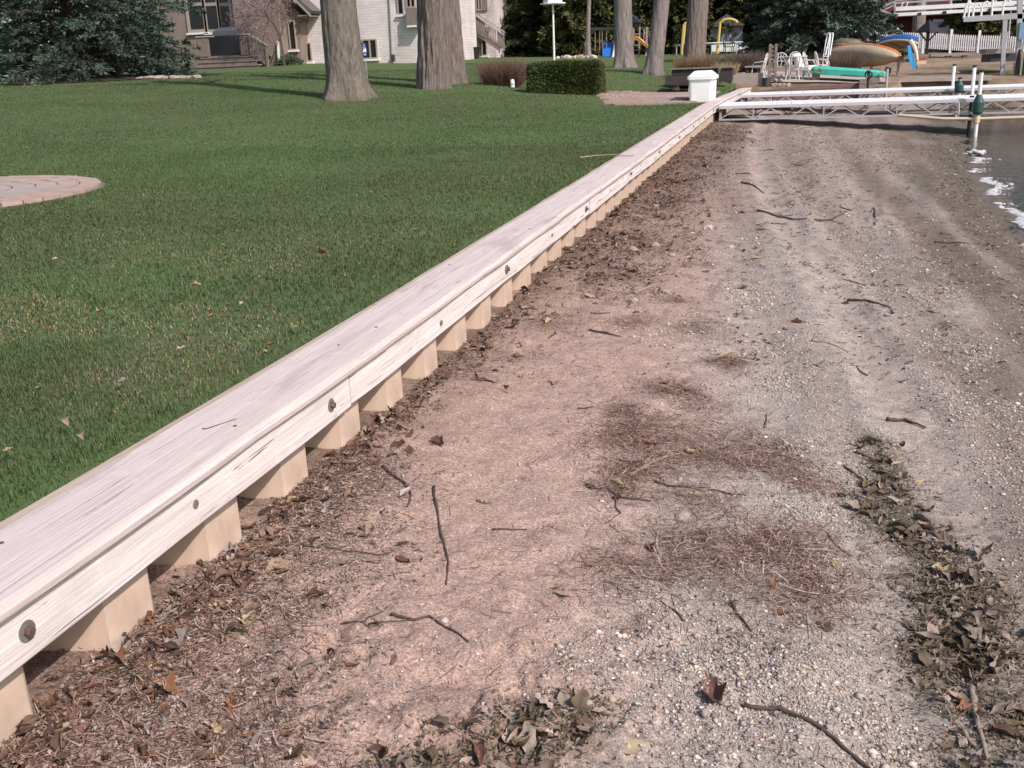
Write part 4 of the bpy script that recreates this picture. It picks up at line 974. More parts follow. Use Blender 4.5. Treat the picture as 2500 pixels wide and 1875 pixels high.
# play set
def playset():
    Y = 58.0; b = on_lawn(1480, 140, Y); t = empty("play_set", b, label="timber swing set with a blue slide, ladder and orange slide at the back", cat="swing set")
    A, B = at(1438, 71, Y), at(1580, 68, Y); A.y = B.y = Y
    put(MB().bar(A, B, .12, .16).build("beam", M_DKWOOD), t)
    for p, dx in ((A, -.15), (B, .1)):
        for s in (-1, 1): put(MB().bar(p + Vector((0, .1 * s, 0)), (p.x + dx, Y + 1.1 * s, 2.0), .10).build("leg", M_OLDWOOD), t)
    for px0, px1 in ((1453, 1464), (1470, 1481)):
        sw = []
        for px in (px0, px1):
            p = at(px, 74, Y); q = at(px, 126, Y); sw.append(q); 
        s = put(MB().box(((sw[0].x + sw[1].x) / 2, Y, sw[0].z), (sw[1].x - sw[0].x + .1, .18, .04)).build("swing_seat", M_BLACK), t)
        for px, q in zip((px0, px1), sw): MB().tube([at(px, 74, Y), q], .018, 5).build("rope", M_PALEWOOD, s)
    # blue slide: curved chute seen from its foot
    rings = []; w = .27
    for k in range(9):
        u = k / 8; c = at(1486 - 4 * u, 104 + 34 * u, Y + .8 - 1.5 * u); c.z += .08 * math.sin(u * 3.14)
        rings.append([(c.x - w, c.y, c.z + .16), (c.x - w * .75, c.y, c.z), (c.x + w * .75, c.y, c.z), (c.x + w, c.y, c.z + .16), (c.x + w * .8, c.y + .02, c.z - .06), (c.x - w * .8, c.y + .02, c.z - .06)])
    put(MB().loft(rings).build("blue_slide", M_BLUEP), t)
    put(MB().tube([at(1505, 92, Y), at(1496, 140, Y - .2)], .07, 8).build("support_pole", M_WALU), t)
    ly = Y - .4
    for pa, pb in ((1547, 1546), (1562, 1560)): put(MB().bar(at(pa, 66, ly), at(pb, 139, ly), .07).build("ladder_rail", M_PALEWOOD), t)
    for py in (83, 97, 110, 122, 133): put(MB().bar(at(1546, py, ly), at(1562, py, ly), .05).build("rung", M_PALEWOOD), t)
    put(MB().bar(at(1573, 70, ly), at(1572, 100, ly), .05).build("post", M_PALEWOOD), t)
    rings = []; w = .13
    for k in range(9):
        u = k / 8; c = at(1546 + 42 * u, 93 + 26 * u ** 1.3 - 4 * math.sin(u * 6.28) * .4, ly - .5)
        rings.append([(c.x, c.y - w * 2, c.z + .14), (c.x, c.y - w * 1.5, c.z), (c.x, c.y + w * 1.5, c.z), (c.x, c.y + w * 2, c.z + .14), (c.x, c.y + w * 1.7, c.z - .06), (c.x, c.y - w * 1.7, c.z - .06)])
    put(MB().loft(rings).build("orange_slide", M_ORANGE), t)
    rf = at(1549, 56, Y); put(MB().prism([(rf.x - .8, Y - .6, rf.z), (rf.x + .4, Y - .6, rf.z), (rf.x - .2, Y - .6, rf.z + .5)], (0, 1.3, 0)).build("canopy", mat("navy_canvas", (.02, .025, .05), .8)), t)
playset()
# border stones behind the hedge
for i, px in enumerate((1362, 1374, 1386, 1396, 1404, 1415, 1424, 1433, 1448)):
    p = on_lawn(px, 137, 56); stone("border_stone", p, .14 + .04 * ((i * 7) % 3), i + 1, M_STONE if i % 2 else mat("pale_stone", (.5, .46, .42), .9), ORD[i] + " border stone from the left in the row behind the hedge", "stone", "border stones under the fir trees", (1.2, .8, .8))
for i, px in enumerate((345, 365, 385, 405, 425, 445, 462, 478)):
    p = on_lawn(px, 186, 29.6); stone("edging_stone", p, .16 + .03 * ((i * 5) % 3), i + 11, mat("pale_edging", (.33, .27, .23), .95) if i == 0 else bpy.data.materials["pale_edging"], ORD[i] + " pale edging stone from the left under the large spruce", "stone", "edging stones around the large spruce", (1.4, .9, .45))
# trampoline
def trampoline():
    Y = 63.0; c = on_lawn(1728, 133, Y); t = empty("trampoline", c, label="round trampoline with yellow padded poles behind the trunk and planter", cat="trampoline")
    r = 2.0; zb = at(1730, 107, Y).z - c.z; n = 28
    ring = [(r * math.cos(q), r * math.sin(q), zb) for q in np.linspace(0, 6.283, n + 1)]
    MB().tube(ring, .05, 6, False).build("frame", mat("pale_blue_rim", (.42, .45, .50), .5), t); MB().lathe([(r - .3, zb - .01), (r - .3, zb + .01)], n=n).build("mat", M_BLACK, t)
    for k in range(6):
        a = k * math.pi / 3 + .5; MB().tube([(r * math.cos(a), r * math.sin(a), zb), (r * math.cos(a), r * math.sin(a), -.1)], .04, 6).build("leg", M_ALU, t)
    for pl in ([(1664, 133), (1666, 100), (1669, 62), (1673, 57), (1679, 55)], [(1668, 108), (1670, 80), (1672, 60), (1680, 56)], [(1751, 130), (1753, 107), (1758, 57), (1766, 49), (1777, 46.5), (1788, 47.5), (1797, 51), (1800, 56)]):
        put(MB().tube([at(px, py, Y - 1.6) for px, py in pl], .075, 8).build("yellow_pole", M_YEL), t)
    for px in (1773, 1789): put(MB().tube([at(px, 50, Y - 1.5), at(px, 108, Y - 1.5)], .035, 6).build("net_pole", M_BLACK), t)
trampoline()
# shed and low white wall
sh = empty("garden_shed", at(1775, 125, 70), label="pale grey boarded garden shed behind the trampoline", cat="shed")
M_SHED = mat("pale_shed_boards", (.36, .36, .41), .8, (.26, .26, .30), 4, (6, 1, .6))
x0, x1, z0, z1 = rect(1736, 64, 1812, 128, 70)
for i in range(12):
    a = x0 + (x1 - x0) * i / 12; put(MB().box((a + .085, 70, (z0 + z1) / 2 - .1), ((x1 - x0) / 12 - .015, .06, z1 - z0 + .2)).build("board", M_SHED), sh)
pbox("wall", x0, x1, 70.04, 72.5, z0 - .3, z1 - .02, M_SHED, sh)
put(MB().prism([(x0 - .2, 69.7, z1), (x1 + .2, 69.7, z1), ((x0 + x1) / 2, 69.7, z1 + .75)], (0, 3, 0)).build("roof", M_ROOF), sh)
lw = empty("low_white_wall", at(1776, 128, 66), label="low white panel fence in front of the grey shed", cat="fence")
for i in range(6):
    a = rect(1738 + i * 15, 106, 1752 + i * 15, 126, 66); pbox("panel", a[0], a[1], 66, 66.06, a[2], a[3], M_WFRAME, lw)
def plastic_chair(loc, rz, label):
    t = empty("plastic_chair", loc, rz, label, "chair"); mb = MB()
    mb.box((0, 0, .42), (.5, .46, .03)); mb.build("seat", M_BLACK, t)
    ring = [(-.24, .22, .43), (-.26, .26, .7), (-.18, .29, .86), (0, .3, .92), (.18, .29, .86), (.26, .26, .7), (.24, .22, .43)]
    m2 = MB().tube(ring, .025, 6)
    for x in (-.12, 0, .12): m2.tube([(x, .23, .43), (x, .29, .88)], .022, 5)
    m2.build("backrest", M_BLACK, t)
    for sx in (-1, 1):
        MB().tube([(.24 * sx, .26, .66), (.29 * sx, -.05, .66), (.27 * sx, -.22, .42)], .022, 5).build("armrest", M_BLACK, t)
        for sy in (-1, 1): MB().bar((.22 * sx, .2 * sy, .42), (.25 * sx, .24 * sy, 0), .04).build("leg", M_BLACK, t)
plastic_chair(on_lawn(1779, 131, 60), R(170), "black plastic garden chair in front of the low white panels")

# dark raised planters, bushes
pl = empty("raised_planter", on_lawn(1700, 198, 31.5), label="long dark timber raised bed behind the white dock box", cat="planter")
x0, x1, z0, z1 = rect(1640, 168, 1752, 200, 31.5)
for i in range(3):
    h = (z1 - z0 + .1) / 3; pbox("board", x0, x1, 31.5, 31.55, z0 - .1 + h * i + .005, z0 - .1 + h * (i + 1) - .005, M_DKWOOD, pl)
pbox("soil", x0 + .02, x1 - .02, 31.56, 33.2, z0 - .1, z1 - .06, mat("soil", (.07, .05, .04), .95), pl); pbox("top_rail", x0 - .04, x1 + .03, 31.44, 31.58, z1 - .003, z1 + .04, M_OLDWOOD, pl)
pl2 = empty("low_bed_edge", on_lawn(1640, 197, 30), label="low dark timber bed edge left of the white dock box", cat="bed edge")
x0, x1, z0, z1 = rect(1624, 188, 1690, 197, 30.2); pbox("board", x0, x1, 30.2, 30.28, z0 - .1, z1, M_DKWOOD, pl2); pbox("soil", x0, x1, 30.29, 31.3, z0 - .1, z1 - .02, M_DKWOOD, pl2)
cb = empty("square_planter", on_lawn(1773, 197, 31.2), label="square dark grey planter box right of the white dock box", cat="planter")
x0, x1, z0, z1 = rect(1760, 166, 1788, 197, 31.2)
pbox("body", x0, x1, 31.2, 31.2 + x1 - x0, z0 - .03, z1, M_DKWOOD, cb); pbox("rim", x0 - .05, x1 + .05, 31.15, 31.25 + x1 - x0, z1 + .002, z1 + .04, M_OLDWOOD, cb)
def straw(name, base, W, H, n, seed, label, group):
    return twiggy_bush(name, base, W, W * .8, H, n, seed, label, M_STRAW * .8, M_STRAW * 1.15, "ornamental grass", .006, .5, group)
straw("ornamental_grass", on_lawn(1765, 166, 32.6) + Vector((0, 0, .40)), .30, .36, 380, 3, "left of two dry straw coloured grass tufts behind the square planter", "dry grass tufts behind the planter")
straw("ornamental_grass", on_lawn(1785, 164, 32.8) + Vector((0, 0, .40)), .30, .36, 380, 4, "right of two dry straw coloured grass tufts behind the square planter", "dry grass tufts behind the planter")
twiggy_bush("bare_bush", on_lawn(1700, 172, 33.5) + Vector((0, 0, .25)), 1.3, .7, .55, 2200, 5, "brown bare bush growing in the long dark raised bed", np.array([.17, .115, .07]), np.array([.33, .23, .14]))
twiggy_bush("bare_bush", on_lawn(1818, 168, 35.5) + Vector((0, 0, .2)), 1.0, .8, .65, 2200, 6, "purplish bare bush between the planter and the patio chairs", np.array([.10, .07, .06]), np.array([.22, .16, .14]))
bf = empty("feeder_post", on_lawn(1683.5, 198, 30.5), label="pale cream post carrying an open bird feeder beside the dock box", cat="bird feeder")
MB().bar((0, 0, -.1), (0, 0, .30), .06).build("post", mat("cream_paint", (.62, .52, .40), .7), bf); MB().box((.10, 0, .315), (.24, .16, .03)).build("tray", bpy.data.materials["cream_paint"], bf)
MB().bar((0, 0, .33), (0, 0, .46), .04).bar((.2, 0, .33), (.2, 0, .44), .03).build("upright", bpy.data.materials["cream_paint"], bf); MB().prism([(-.02, -.06, .335), (.19, -.06, .335), (.09, -.06, .43)], (0, .12, 0)).build("seed_pile", mat("rust_seed", (.28, .13, .08), .9), bf)
stone("cream_stone", on_lawn(1652, 186, 30.6) + Vector((0, 0, .1)), .12, 5, mat("cream_stone", (.52, .46, .42), .9), "cream stone block on the low bed edge", "stone", None, (1.2, .8, .7))
# bench and kerb left of the chairs
bn = empty("garden_bench", on_lawn(1838, 180, 35), label="low grey plank bench behind the patio chairs", cat="bench")
x0, x1, z0, z1 = rect(1818, 160, 1858, 178, 35)
for i in range(3): pbox("plank", x0, x1, 35 + .16 * i, 35.14 + .16 * i, z1 - .06, z1, M_PALEWOOD, bn)
pbox("backboard", x0, x1, 35.5, 35.55, z1 - .25, z1 + .12, M_PALEWOOD, bn)
for x in (x0 + .08, x1 - .08): pbox("leg", x - .05, x + .05, 35.05, 35.4, z0 - .15, z1 - .065, M_DKWOOD, bn)
kb = slab("patio_edge", 1786, 179, 1862, 195, 33.9, .4, M_CONC, None, zmin=.6); tag(kb, "pale concrete edge between the square planter and the patio", "kerb")
pt = MB(); q = [on_lawn(1795, 190, 34.4), on_lawn(2170, 200, 34.0), on_lawn(2180, 176, 38), on_lawn(1800, 176, 38)]
zz = [v.z for v in q]
P_ = grid("patio_slab", *(lambda X, Y: (X, Y, lawn_z(X, Y) + .045))(*np.meshgrid(np.linspace(-1.3, 2.9, 20), np.linspace(34.3, 38.5, 12))), M_CONC); P_['kind'] = 'structure'

def weathered_panel():
    t = empty("slatted_post", on_lawn(1887, 192, 33.7), 0, "tall grey weathered post with open slots in front of the patio chairs", "post")
    x0, x1, z0, z1 = rect(1876, 107, 1897, 192, 33.7)
    pbox("upright", x0, x0 + .09, 33.7, 33.8, z0 - .2, z1, M_OLDWOOD, t); pbox("upright", x1 - .08, x1, 33.7, 33.8, z0 - .2, z1, M_OLDWOOD, t)
    for i in range(9):
        z = z1 - .05 - i * .125; pbox("slat", x0 + .092, x1 - .082, 33.72, 33.76, z - .075, z, M_OLDWOOD, t)
weathered_panel()
RK = [(1890, 205, .15), (1903, 207, .14), (1893, 193, .12), (1906, 196, .11), (1915, 205, .13), (1925, 203, .13), (1898, 185, .09), (1912, 187, .09)]
RKL = ["lowest left rock of the heap by the dark bucket", "lower middle rock of the heap by the slatted post", "second row left rock of the heap by the slatted post", "second row middle rock of the heap by the slatted post",
       "lower right rock of the heap under the patio table", "rightmost low rock of the heap by the slatted post", "topmost left rock of the heap by the slatted post", "topmost right rock of the heap by the slatted post"]
for i, (px, py, s) in enumerate(RK):
    p = at(px, py, 33.55); p.z = lawn1(p.x, 33.6) + (.02 if py > 200 else .17 if py > 190 else .30)
    stone("rock", p, s * .8, i + 31, None, RKL[i], "rock", "rocks heaped by the slatted post", (1, .9, .75))
bk = empty("bucket", on_lawn(1871, 207, 33.5), label="dark bucket beside the heap of pinkish rocks", cat="bucket")
MB().lathe([(.11, 0), (.135, .24), (.145, .24), (.145, .26)], n=16).build("body", mat("dark_grey_plastic", (.06, .06, .065), .5), bk); MB().tube([(.14 * math.cos(a), 0, .26 + .1 * math.sin(a)) for a in np.linspace(0, 3.14, 9)], .006, 5).build("handle", M_ALU, bk)
# cast metal patio furniture
def make_chair():
    t = empty("patio_chair", (0, 0, 0), 0, "x", "chair", "cast metal chairs on the patio")
    MB().loft([[(-.24, -.23, .42), (.24, -.23, .42), (.22, .22, .42), (-.22, .22, .42)], [(-.24, -.23, .45), (.24, -.23, .45), (.22, .22, .45), (-.22, .22, .45)]]).build("seat", M_CASTW, t)
    arch = [(-.23, .22, .45), (-.25, .30, .75), (-.20, .345, .93), (-.1, .365, 1.0), (0, .37, 1.02), (.1, .365, 1.0), (.2, .345, .93), (.25, .30, .75), (.23, .22, .45)]
    MB().tube(arch, .028, 7).build("back_frame", M_CASTW, t)
    m = MB()
    for x in (-.13, 0, .13):
        m.tube([(x, .23, .47), (x * 1.5 + .04, .29, .66), (x * .7 - .04, .33, .82), (x, .36, .97)], .02, 5)
    m.tube([(-.24, .27, .62), (0, .285, .68), (.24, .27, .62)], .02, 5); m.tube([(-.24, .31, .80), (0, .33, .86), (.24, .31, .80)], .02, 5)
    m.build("lattice", M_CASTW, t)
    for s in (-1, 1):
        MB().tube([(.25 * s, .29, .70), (.29 * s, .1, .67), (.29 * s, -.12, .66), (.27 * s, -.2, .55), (.25 * s, -.22, .44)], .024, 6).build("armrest", M_CASTW, t)
        MB().tube([(.23 * s, -.21, .43), (.24 * s, -.24, .2), (.25 * s, -.22, 0)], .024, 6).build("leg", M_CASTW, t)
        MB().tube([(.21 * s, .21, .43), (.22 * s, .27, .2), (.23 * s, .32, 0)], .024, 6).build("leg", M_CASTW, t)
    return t
ch0 = make_chair()
for i, (px, py, yy, rz, lab) in enumerate(((1851, 190, 35.2, -100, "leftmost white cast metal chair, seen side on left of the slatted post"), (1905, 186, 35.8, 0, "white cast metal chair half hidden behind the slatted post"),
                                           (1940, 184, 36.2, 2, "white cast metal chair facing us behind the patio table"), (1980, 180, 36.4, 75, "white cast metal chair turned sideways right of the patio table"),
                                           (2008, 176, 37.2, 100, "rightmost white cast metal chair beside the folded ladder"))):
    o = ch0 if i == 0 else copy_tree(ch0); p = on_lawn(px, py, yy); p.z += .045; o.location = p; o.rotation_euler = (0, 0, R(rz)); o.scale = (.76, .76, .74); o['label'] = lab
tb = empty("patio_table", on_lawn(1939, 196, 35.0) + Vector((0, 0, .045)), label="round white metal patio table with slender legs", cat="table")
MB().lathe([(.36, .70), (.38, .71), (.38, .73), (.36, .74)], n=24).build("tabletop", M_CASTW, tb)
for k in range(4):
    a = k * math.pi / 2 + .5; MB().tube([(.30 * math.cos(a), .3 * math.sin(a), .70), (.24 * math.cos(a), .24 * math.sin(a), .3), (.32 * math.cos(a), .32 * math.sin(a), 0)], .022, 6).build("leg", M_CASTW, tb)
MB().lathe([(.10, .32), (.10, .34)], n=12).build("stretcher", M_CASTW, tb)
cu = on_lawn(1968, 184, 35.3); cu.z += .045
cs = empty("lounge_chair", cu, R(60), "white cushioned low chair right of the patio table", "chair")
MB().loft([[(-.25, -.25, .25), (.25, -.25, .25), (.25, .25, .25), (-.25, .25, .25)], [(-.24, -.24, .42), (.24, -.24, .42), (.24, .24, .38), (-.24, .24, .38)]]).build("seat_cushion", M_WALU, cs, bevel=.04)
MB().loft([[(-.24, .18, .36), (.24, .18, .36), (.24, .30, .36), (-.24, .30, .36)], [(-.2, .34, .80), (.2, .34, .80), (.2, .44, .80), (-.2, .44, .80)]]).build("back_cushion", M_WALU, cs, bevel=.04)
for sx in (-1, 1):
    for sy in (-1, 1): MB().bar((.22 * sx, .2 * sy, .26), (.24 * sx, .24 * sy, 0), .04).build("leg", M_CASTW, cs)
# folded aluminium ladder
ld = empty("swim_ladder", on_lawn(2008, 178, 37.6), label="folded aluminium swim ladder leaning upright behind the turquoise hull", cat="ladder")
for dx in (0, 11):
    put(MB().tube([at(2006 + dx, 183, 37.6), at(2010 + dx, 140, 37.7), at(2019 + dx * .8, 86, 37.9), at(2022 + dx * .8, 80.5, 37.9), at(2026 + dx * .7, 81, 37.8), at(2026 + dx * .7, 86, 37.7), at(2015 + dx, 135, 37.5)], .022, 7).build("rail", M_WALU), ld)
for u in (0, 1, 2): put(MB().bar(at(2009 + u * 3, 160 - u * 22, 37.65), at(2021 + u * 3, 160 - u * 22, 37.65), .05, .03).build("rung", M_WALU), ld)
# turquoise hull on blocks
def turq():
    A, B = at(1984, 171, 35.2), at(2165, 181, 34.6); t = empty("dinghy_hull", (A + B) / 2, label="upturned turquoise boat hull lying on blocks in front of the canoes", cat="boat")
    d = B - A; rings = []
    for u, w, h in ((0, .30, .20), (.02, .36, .26), (.2, .40, .27), (.6, .38, .25), (.85, .30, .21), (.97, .20, .16), (1, .12, .10)):
        c = A + d * u; rings.append([c + Vector((0, y * w, z * h * .5)) for y, z in ((-1, -1), (-1.0, .4), (-.85, .85), (-.5, 1), (.5, 1), (.85, .85), (1.0, .4), (1, -1))])
    put(MB().loft(rings).build("hull", mat("turquoise_gelcoat", (.06, .47, .36), .4, (.10, .52, .42), 3)), t)
    for u, rr in ((.09, .075), (.92, .06)):
        c = A + d * u + Vector((0, -.405 if u < .5 else -.30, .0)); ring = [c + Vector((rr * math.cos(q), 0, rr * math.sin(q))) for q in np.linspace(0, 6.283, 15)[:-1]]
        put(MB().tube(ring + ring[:1], .012, 5, False).build("port_ring", mat("rust_ring", (.32, .20, .10), .7)), t)
    put(MB().loft([[r_ + Vector((0, -.012 if i < 4 else .012, -.004)) for i, r_ in enumerate([c + Vector((0, y * w, z)) for y, z in ((-1, -h * .5), (-1, -h * .5 + .04), (1, -h * .5 + .04), (1, -h * .5))])] for c, w, h in ((A, .36, .26), (A + d * .6, .39, .25), (A + d * .95, .25, .18))]).build("rub_strip", mat("dark_teal", (.02, .16, .12), .5)), t)
    for u in (.05, .85):
        c = A + d * u; z = lawn1(c.x, c.y); bl = pbox("support_block", c.x - .12, c.x + .12, c.y - .3, c.y + .3, z, c.z - .12, M_OLDWOOD, None); tag(bl, "timber block under the %s end of the turquoise hull" % ("left" if u < .5 else "right"), "block", "blocks under the turquoise hull")
turq()
def canoe(name, A, B, beam, depth, tilt, m_out, m_in, m_rim, label, cat="canoe"):
    """open hull from A to B; tilt turns it about its length (180 = upside down)"""
    A = Vector(A); B = Vector(B); d = B - A; L = d.length; f = d.normalized(); s = f.cross(Vector((0, 0, 1))).normalized(); u = s.cross(f)
    q = Matrix.Rotation(R(tilt), 3, f); s = q @ s; u = q @ u; t = empty(name, (A + B) / 2, label=label, cat=cat)
    n = 17; rings = []; inn = []; rimL = []; rimR = []
    for i in range(n):
        k = i / (n - 1); e = math.sin(math.pi * k) ** .55 if 0 < k < 1 else .02; w = beam / 2 * max(e, .02); sh = depth * (.95 + .35 * (2 * k - 1) ** 4); c = A + d * k
        keel = -sh * .95 * max(.35, min(1, e * 1.15))
        prof = [(-1, 0), (-.97, .35), (-.78, .75), (-.4, .97), (0, 1), (.4, .97), (.78, .75), (.97, .35), (1, 0)]
        top = sh * .12 * abs(2 * k - 1) ** 3
        rings.append([c + s * (x * w) + u * (top + (keel - top) * y) for x, y in prof]); inn.append([c + s * (x * w * .95) + u * (top + .004 + (keel * .93 - top) * y) for x, y in prof])
        rimL.append(rings[-1][0]); rimR.append(rings[-1][-1])
    put(MB().loft(rings, cap=False, closed=False).build("hull", m_out, None, True), t); put(MB().loft(inn, cap=False, closed=False).build("inner_hull", m_in, None, True), t)
    for rr in (rimL, rimR): put(MB().tube(rr, .04, 6).build("gunwale", m_rim), t)
    for k in (.25, .5, .75):
        i = int(k * (n - 1)); put(MB().bar(rimL[i], rimR[i], .10, .03).build("thwart", M_OLDWOOD), t)
    return t
M_TANH = mat("olive_tan_hull", (.46, .36, .25), .55, (.38, .30, .20), 3); M_CREAM = mat("cream_hull", (.66, .54, .38), .5); M_BLUEH = mat("blue_hull", (.045, .15, .40), .4); M_ORIM = mat("orange_gunwale", (.75, .22, .05), .45); M_OLV = mat("olive_hull", (.12, .105, .06), .6)
canoe("canoe", at(2018, 132, 41.5), at(2196, 136, 39.5), .82, .40, -72, M_TANH, M_TANH, M_ORIM, "tan canoe with orange gunwale lying on its side on the rack")
canoe("canoe", at(2034, 107, 43.5), at(2108, 110, 43.5), .6, .25, 180, M_OLV, M_OLV, M_OLDWOOD, "dark olive canoe lying upturned behind the tan one")
canoe("canoe", at(2138, 118, 42.5), at(2240, 101, 40.2), .80, .36, 158, M_BLUEH, M_CREAM, M_CREAM, "blue canoe with cream gunwale, upturned at the right end of the rack")
pbd = empty("blue_board", at(2226, 140, 40), label="bright sky blue board leaning against the upturned blue canoe", cat="board")
put(MB().prism([at(2216, 112, 39.9), at(2222, 110, 39.9), at(2237, 163, 39.5), at(2229, 170, 39.5), at(2218, 144, 39.7)], (0.0, .05, 0)).build("panel", mat("sky_blue_board", (.05, .34, .66), .4)), pbd)
cream = put(MB().tube([at(2223, 100, 40.1), at(2231, 112, 40), at(2237, 128, 39.9), at(2240, 148, 39.8)], [.09, .08, .06, .04], 8).build("edge_roll", M_CREAM), pbd)
rk = empty("canoe_rack", at(2130, 160, 41), label="rough timber rack on posts under the canoes", cat="rack")
for px, yy in ((2060, 41.3), (2100, 40.6), (2121, 40.6), (2129, 41.4), (2154, 40.2), (2195, 40.3)):
    p = at(px, 145, yy); z = lawn1(p.x, yy); pbox("post", p.x - .05, p.x + .05, yy, yy + .1, z - .1, at(px, 146, yy).z, M_PALEWOOD, rk)
put(MB().bar(at(2045, 141, 41.2), at(2205, 143, 40.2), .10, .08).build("rail", M_OLDWOOD), rk); put(MB().bar(at(2040, 118, 43.3), at(2210, 118, 42.6), .10, .08).build("rail", M_OLDWOOD), rk)
twiggy_bush("brush_pile", on_lawn(2046, 163, 39.2), 1.05, .9, .70, 2200, 44, "heap of brown brushwood under the left end of the tan canoe", np.array([.09, .06, .05]), np.array([.24, .16, .13]), "brush pile", .008, .9)
cl = empty("cooler", on_lawn(2249, 149, 44), label="small red and white cooler right of the blue board", cat="cooler")
MB().box((0, 0, .10), (.36, .3, .2)).build("body", M_CREAM, cl); MB().box((0, 0, .255), (.34, .3, .10)).build("lid", mat("red_lid", (.36, .08, .07), .6), cl)
# roofed feeder, lamp posts
rf = empty("roofed_feeder", on_lawn(2263, 116, 60), label="black post with a peaked roof and braces in front of the white porch", cat="bird feeder")
zc = at(2263, 79, 60).z - rf.location.z
MB().bar((0, 0, -.1), (0, 0, zc + .2), .17).build("post", M_BLACK, rf); MB().lathe([(.66, zc), (.64, zc + .05), (.05, zc + .62)], n=4).build("roof", M_BLACK, rf)
for s in (-1, 1): MB().bar((0, -.02, zc - .5), (.45 * s, -.02, zc + .02), .08).build("brace", M_BLACK, rf)
for px, top, lab in ((2138, 68, "left of the two white lamp posts by the red house"), (2146, 62, "right of the two white lamp posts, with a lantern head, by the red house")):
    p = on_lawn(px, 105, 78); h = at(px, top, 78).z - p.z; t = empty("lamp_post", p, label=lab, cat="lamp post", group="white lamp posts")
    MB().lathe([(.12, -.2), (.07, .4), (.06, h)], n=10).build("pole", M_WFRAME, t); MB().lathe([(.06, h + .002), (.16, h + .1), (.17, h + .3), (.05, h + .42)], n=10).build("lantern", M_WALU, t)
# picket fence
def pickets():
    A, B = at(2066, 110, 72), at(2530, 132, 68); t = empty("picket_fence", A, label="long white picket fence with pointed pales behind the canoes", cat="fence"); L = (B - A).length; d = (B - A); n = int(Vector((d.x, d.y)).length / .125)
    me = MB().prism([(-.042, 0, 0), (.042, 0, 0), (.042, 0, .86), (0, 0, .97), (-.042, 0, .86)], (0, .02, 0)).mesh("picket", M_WFRAME)
    for i in range(n):
        u = (i + .5) / n; o = link("picket", me); p = A + d * u; o.location = p - A + Vector((0, 0, .0 + .02 * math.sin(i * .19))); o.parent = t
    for i in range(8):
        p = d * (i / 7.0); MB().bar(p + Vector((0, .06, -.3)), p + Vector((0, .06, 1.22)), .14).build("post", M_WFRAME, t)
    for z in (.2, .7): MB().bar(Vector((0, .045, z)), d + Vector((0, .045, z)), .05, .11).build("rail", M_WFRAME, t)
pickets()
# timbers along the far shore
def timber(name, pts, h, w, m, label, n_split=1, cat="timber"):
    t = empty(name, Vector(pts[0]), label=label, cat=cat)
    for a, b in zip(pts, pts[1:]):
        for k in range(n_split):
            z = Vector((0, 0, -k * h)); put(MB().bar(Vector(a) + z, Vector(b) + z, w, h - .01).build("beam", m), t)
    return t
M_REDW = mat("reddish_timber", (.24, .15, .135), .9, (.15, .095, .085), 5, (1, 5, 5), bump=.4, bscale=20)
def zt(px, py, y): return at(px, py, y)
timber("timber_edge", [zt(1847, 227, 33.2), zt(1940, 217, 33.2), zt(2098, 206.5, 33.2)], .13, .2, M_REDW, "old reddish timber wall holding the patio above the sand", 4, "timber wall")
timber("timber_edge", [zt(2098, 200, 33.0), zt(2142, 196, 33.0)], .16, .35, M_OLDWOOD, "short grey timber end of the patio wall near the dock post", 4, "timber wall")
timber("timber_edge", [zt(2150, 196, 37.3), zt(2290, 192, 37.3), zt(2421, 190, 37.3)], .17, .2, M_PALEWOOD, "long pale timber lying level along the sand behind the far dock", 1, "timber wall")
timber("timber_edge", [zt(2168, 171, 41.5), zt(2290, 157, 45.0), zt(2421, 144, 48.5)], .15, .25, M_OLDWOOD, "weathered timber edge rising toward the boat lift", 2, "timber wall")
tbx = empty("timber_bench", on_lawn(2316, 140, 50), label="low bench of pale planks in front of the picket fence", cat="bench")
x0, x1, z0, z1 = rect(2272, 131, 2364, 142, 50)
for i in range(3): pbox("plank", x0, x1, 50 + i * .2, 50.18 + i * .2, z1 - .09, z1, M_PALEWOOD, tbx)
for x in (x0 + .1, (x0 + x1) / 2, x1 - .1): pbox("leg", x - .12, x + .12, 50.05, 50.5, z0 - .3, z1 - .095, M_OLDWOOD, tbx)
# ------------------------------------------------------------------ docks and boat lifts
M_DECKW = mat("white_decking", (.84, .83, .83), .5, (.78, .77, .77), 3)
M_SIDE = mat("anodised_side_rail", (.52, .51, .53), .45)
M_GREEN = mat("dark_green_vinyl", (.018, .07, .065), .45)
def dock(y0, y1, x0, x1, z, label, zoff, seams, slope=0.0):
    t = empty("dock", (x0, y0, z), label=label, cat="dock")
    W = y1 - y0; n = int((x1 - x0) / .30)
    me = MB().box((0, 0, -.013), (.292, W, .026)).mesh("deck_board", M_DECKW)
    for i in range(n):
        o = link("deck_board", me, t); o.location = (.15 + .30 * i, W / 2, 0)
    for yy in (0, W):
        MB().box(((x1 - x0) / 2, yy, -.044), (x1 - x0, .05, .062)).build("side_rail", M_SIDE, t)
        m = MB(); s = .36; k = int((x1 - x0) / s); zl = -.30
        m.bar((0, yy, zl), (x1 - x0, yy, zl), .035)
        for i in range(k):
            a = i * s; m.bar((a, yy, zl if i % 2 == 0 else -.08), (a + s, yy, -.08 if i % 2 == 0 else zl), .022)
            if i % 4 == 1: m.bar((a + s, yy, -.08), (a + s, yy, zl), .025)
        m.build("truss", M_ALU, t)
    for i in range(int((x1 - x0) / 1.5) + 1): MB().bar((.02 + 1.5 * i, .03, -.1), (.02 + 1.5 * i, W - .03, -.1), .05).build("cross_beam", M_ALU, t)
    MB().box((.03, W / 2, -.17), (.05, W - .06, .22)).build("end_plate", M_PALEWOOD, t)
    return t
D1 = dock(22.45, 24.05, -1.52, 9.2, .745, "near white decked dock on aluminium trusses reaching out from the seawall", 0, ())
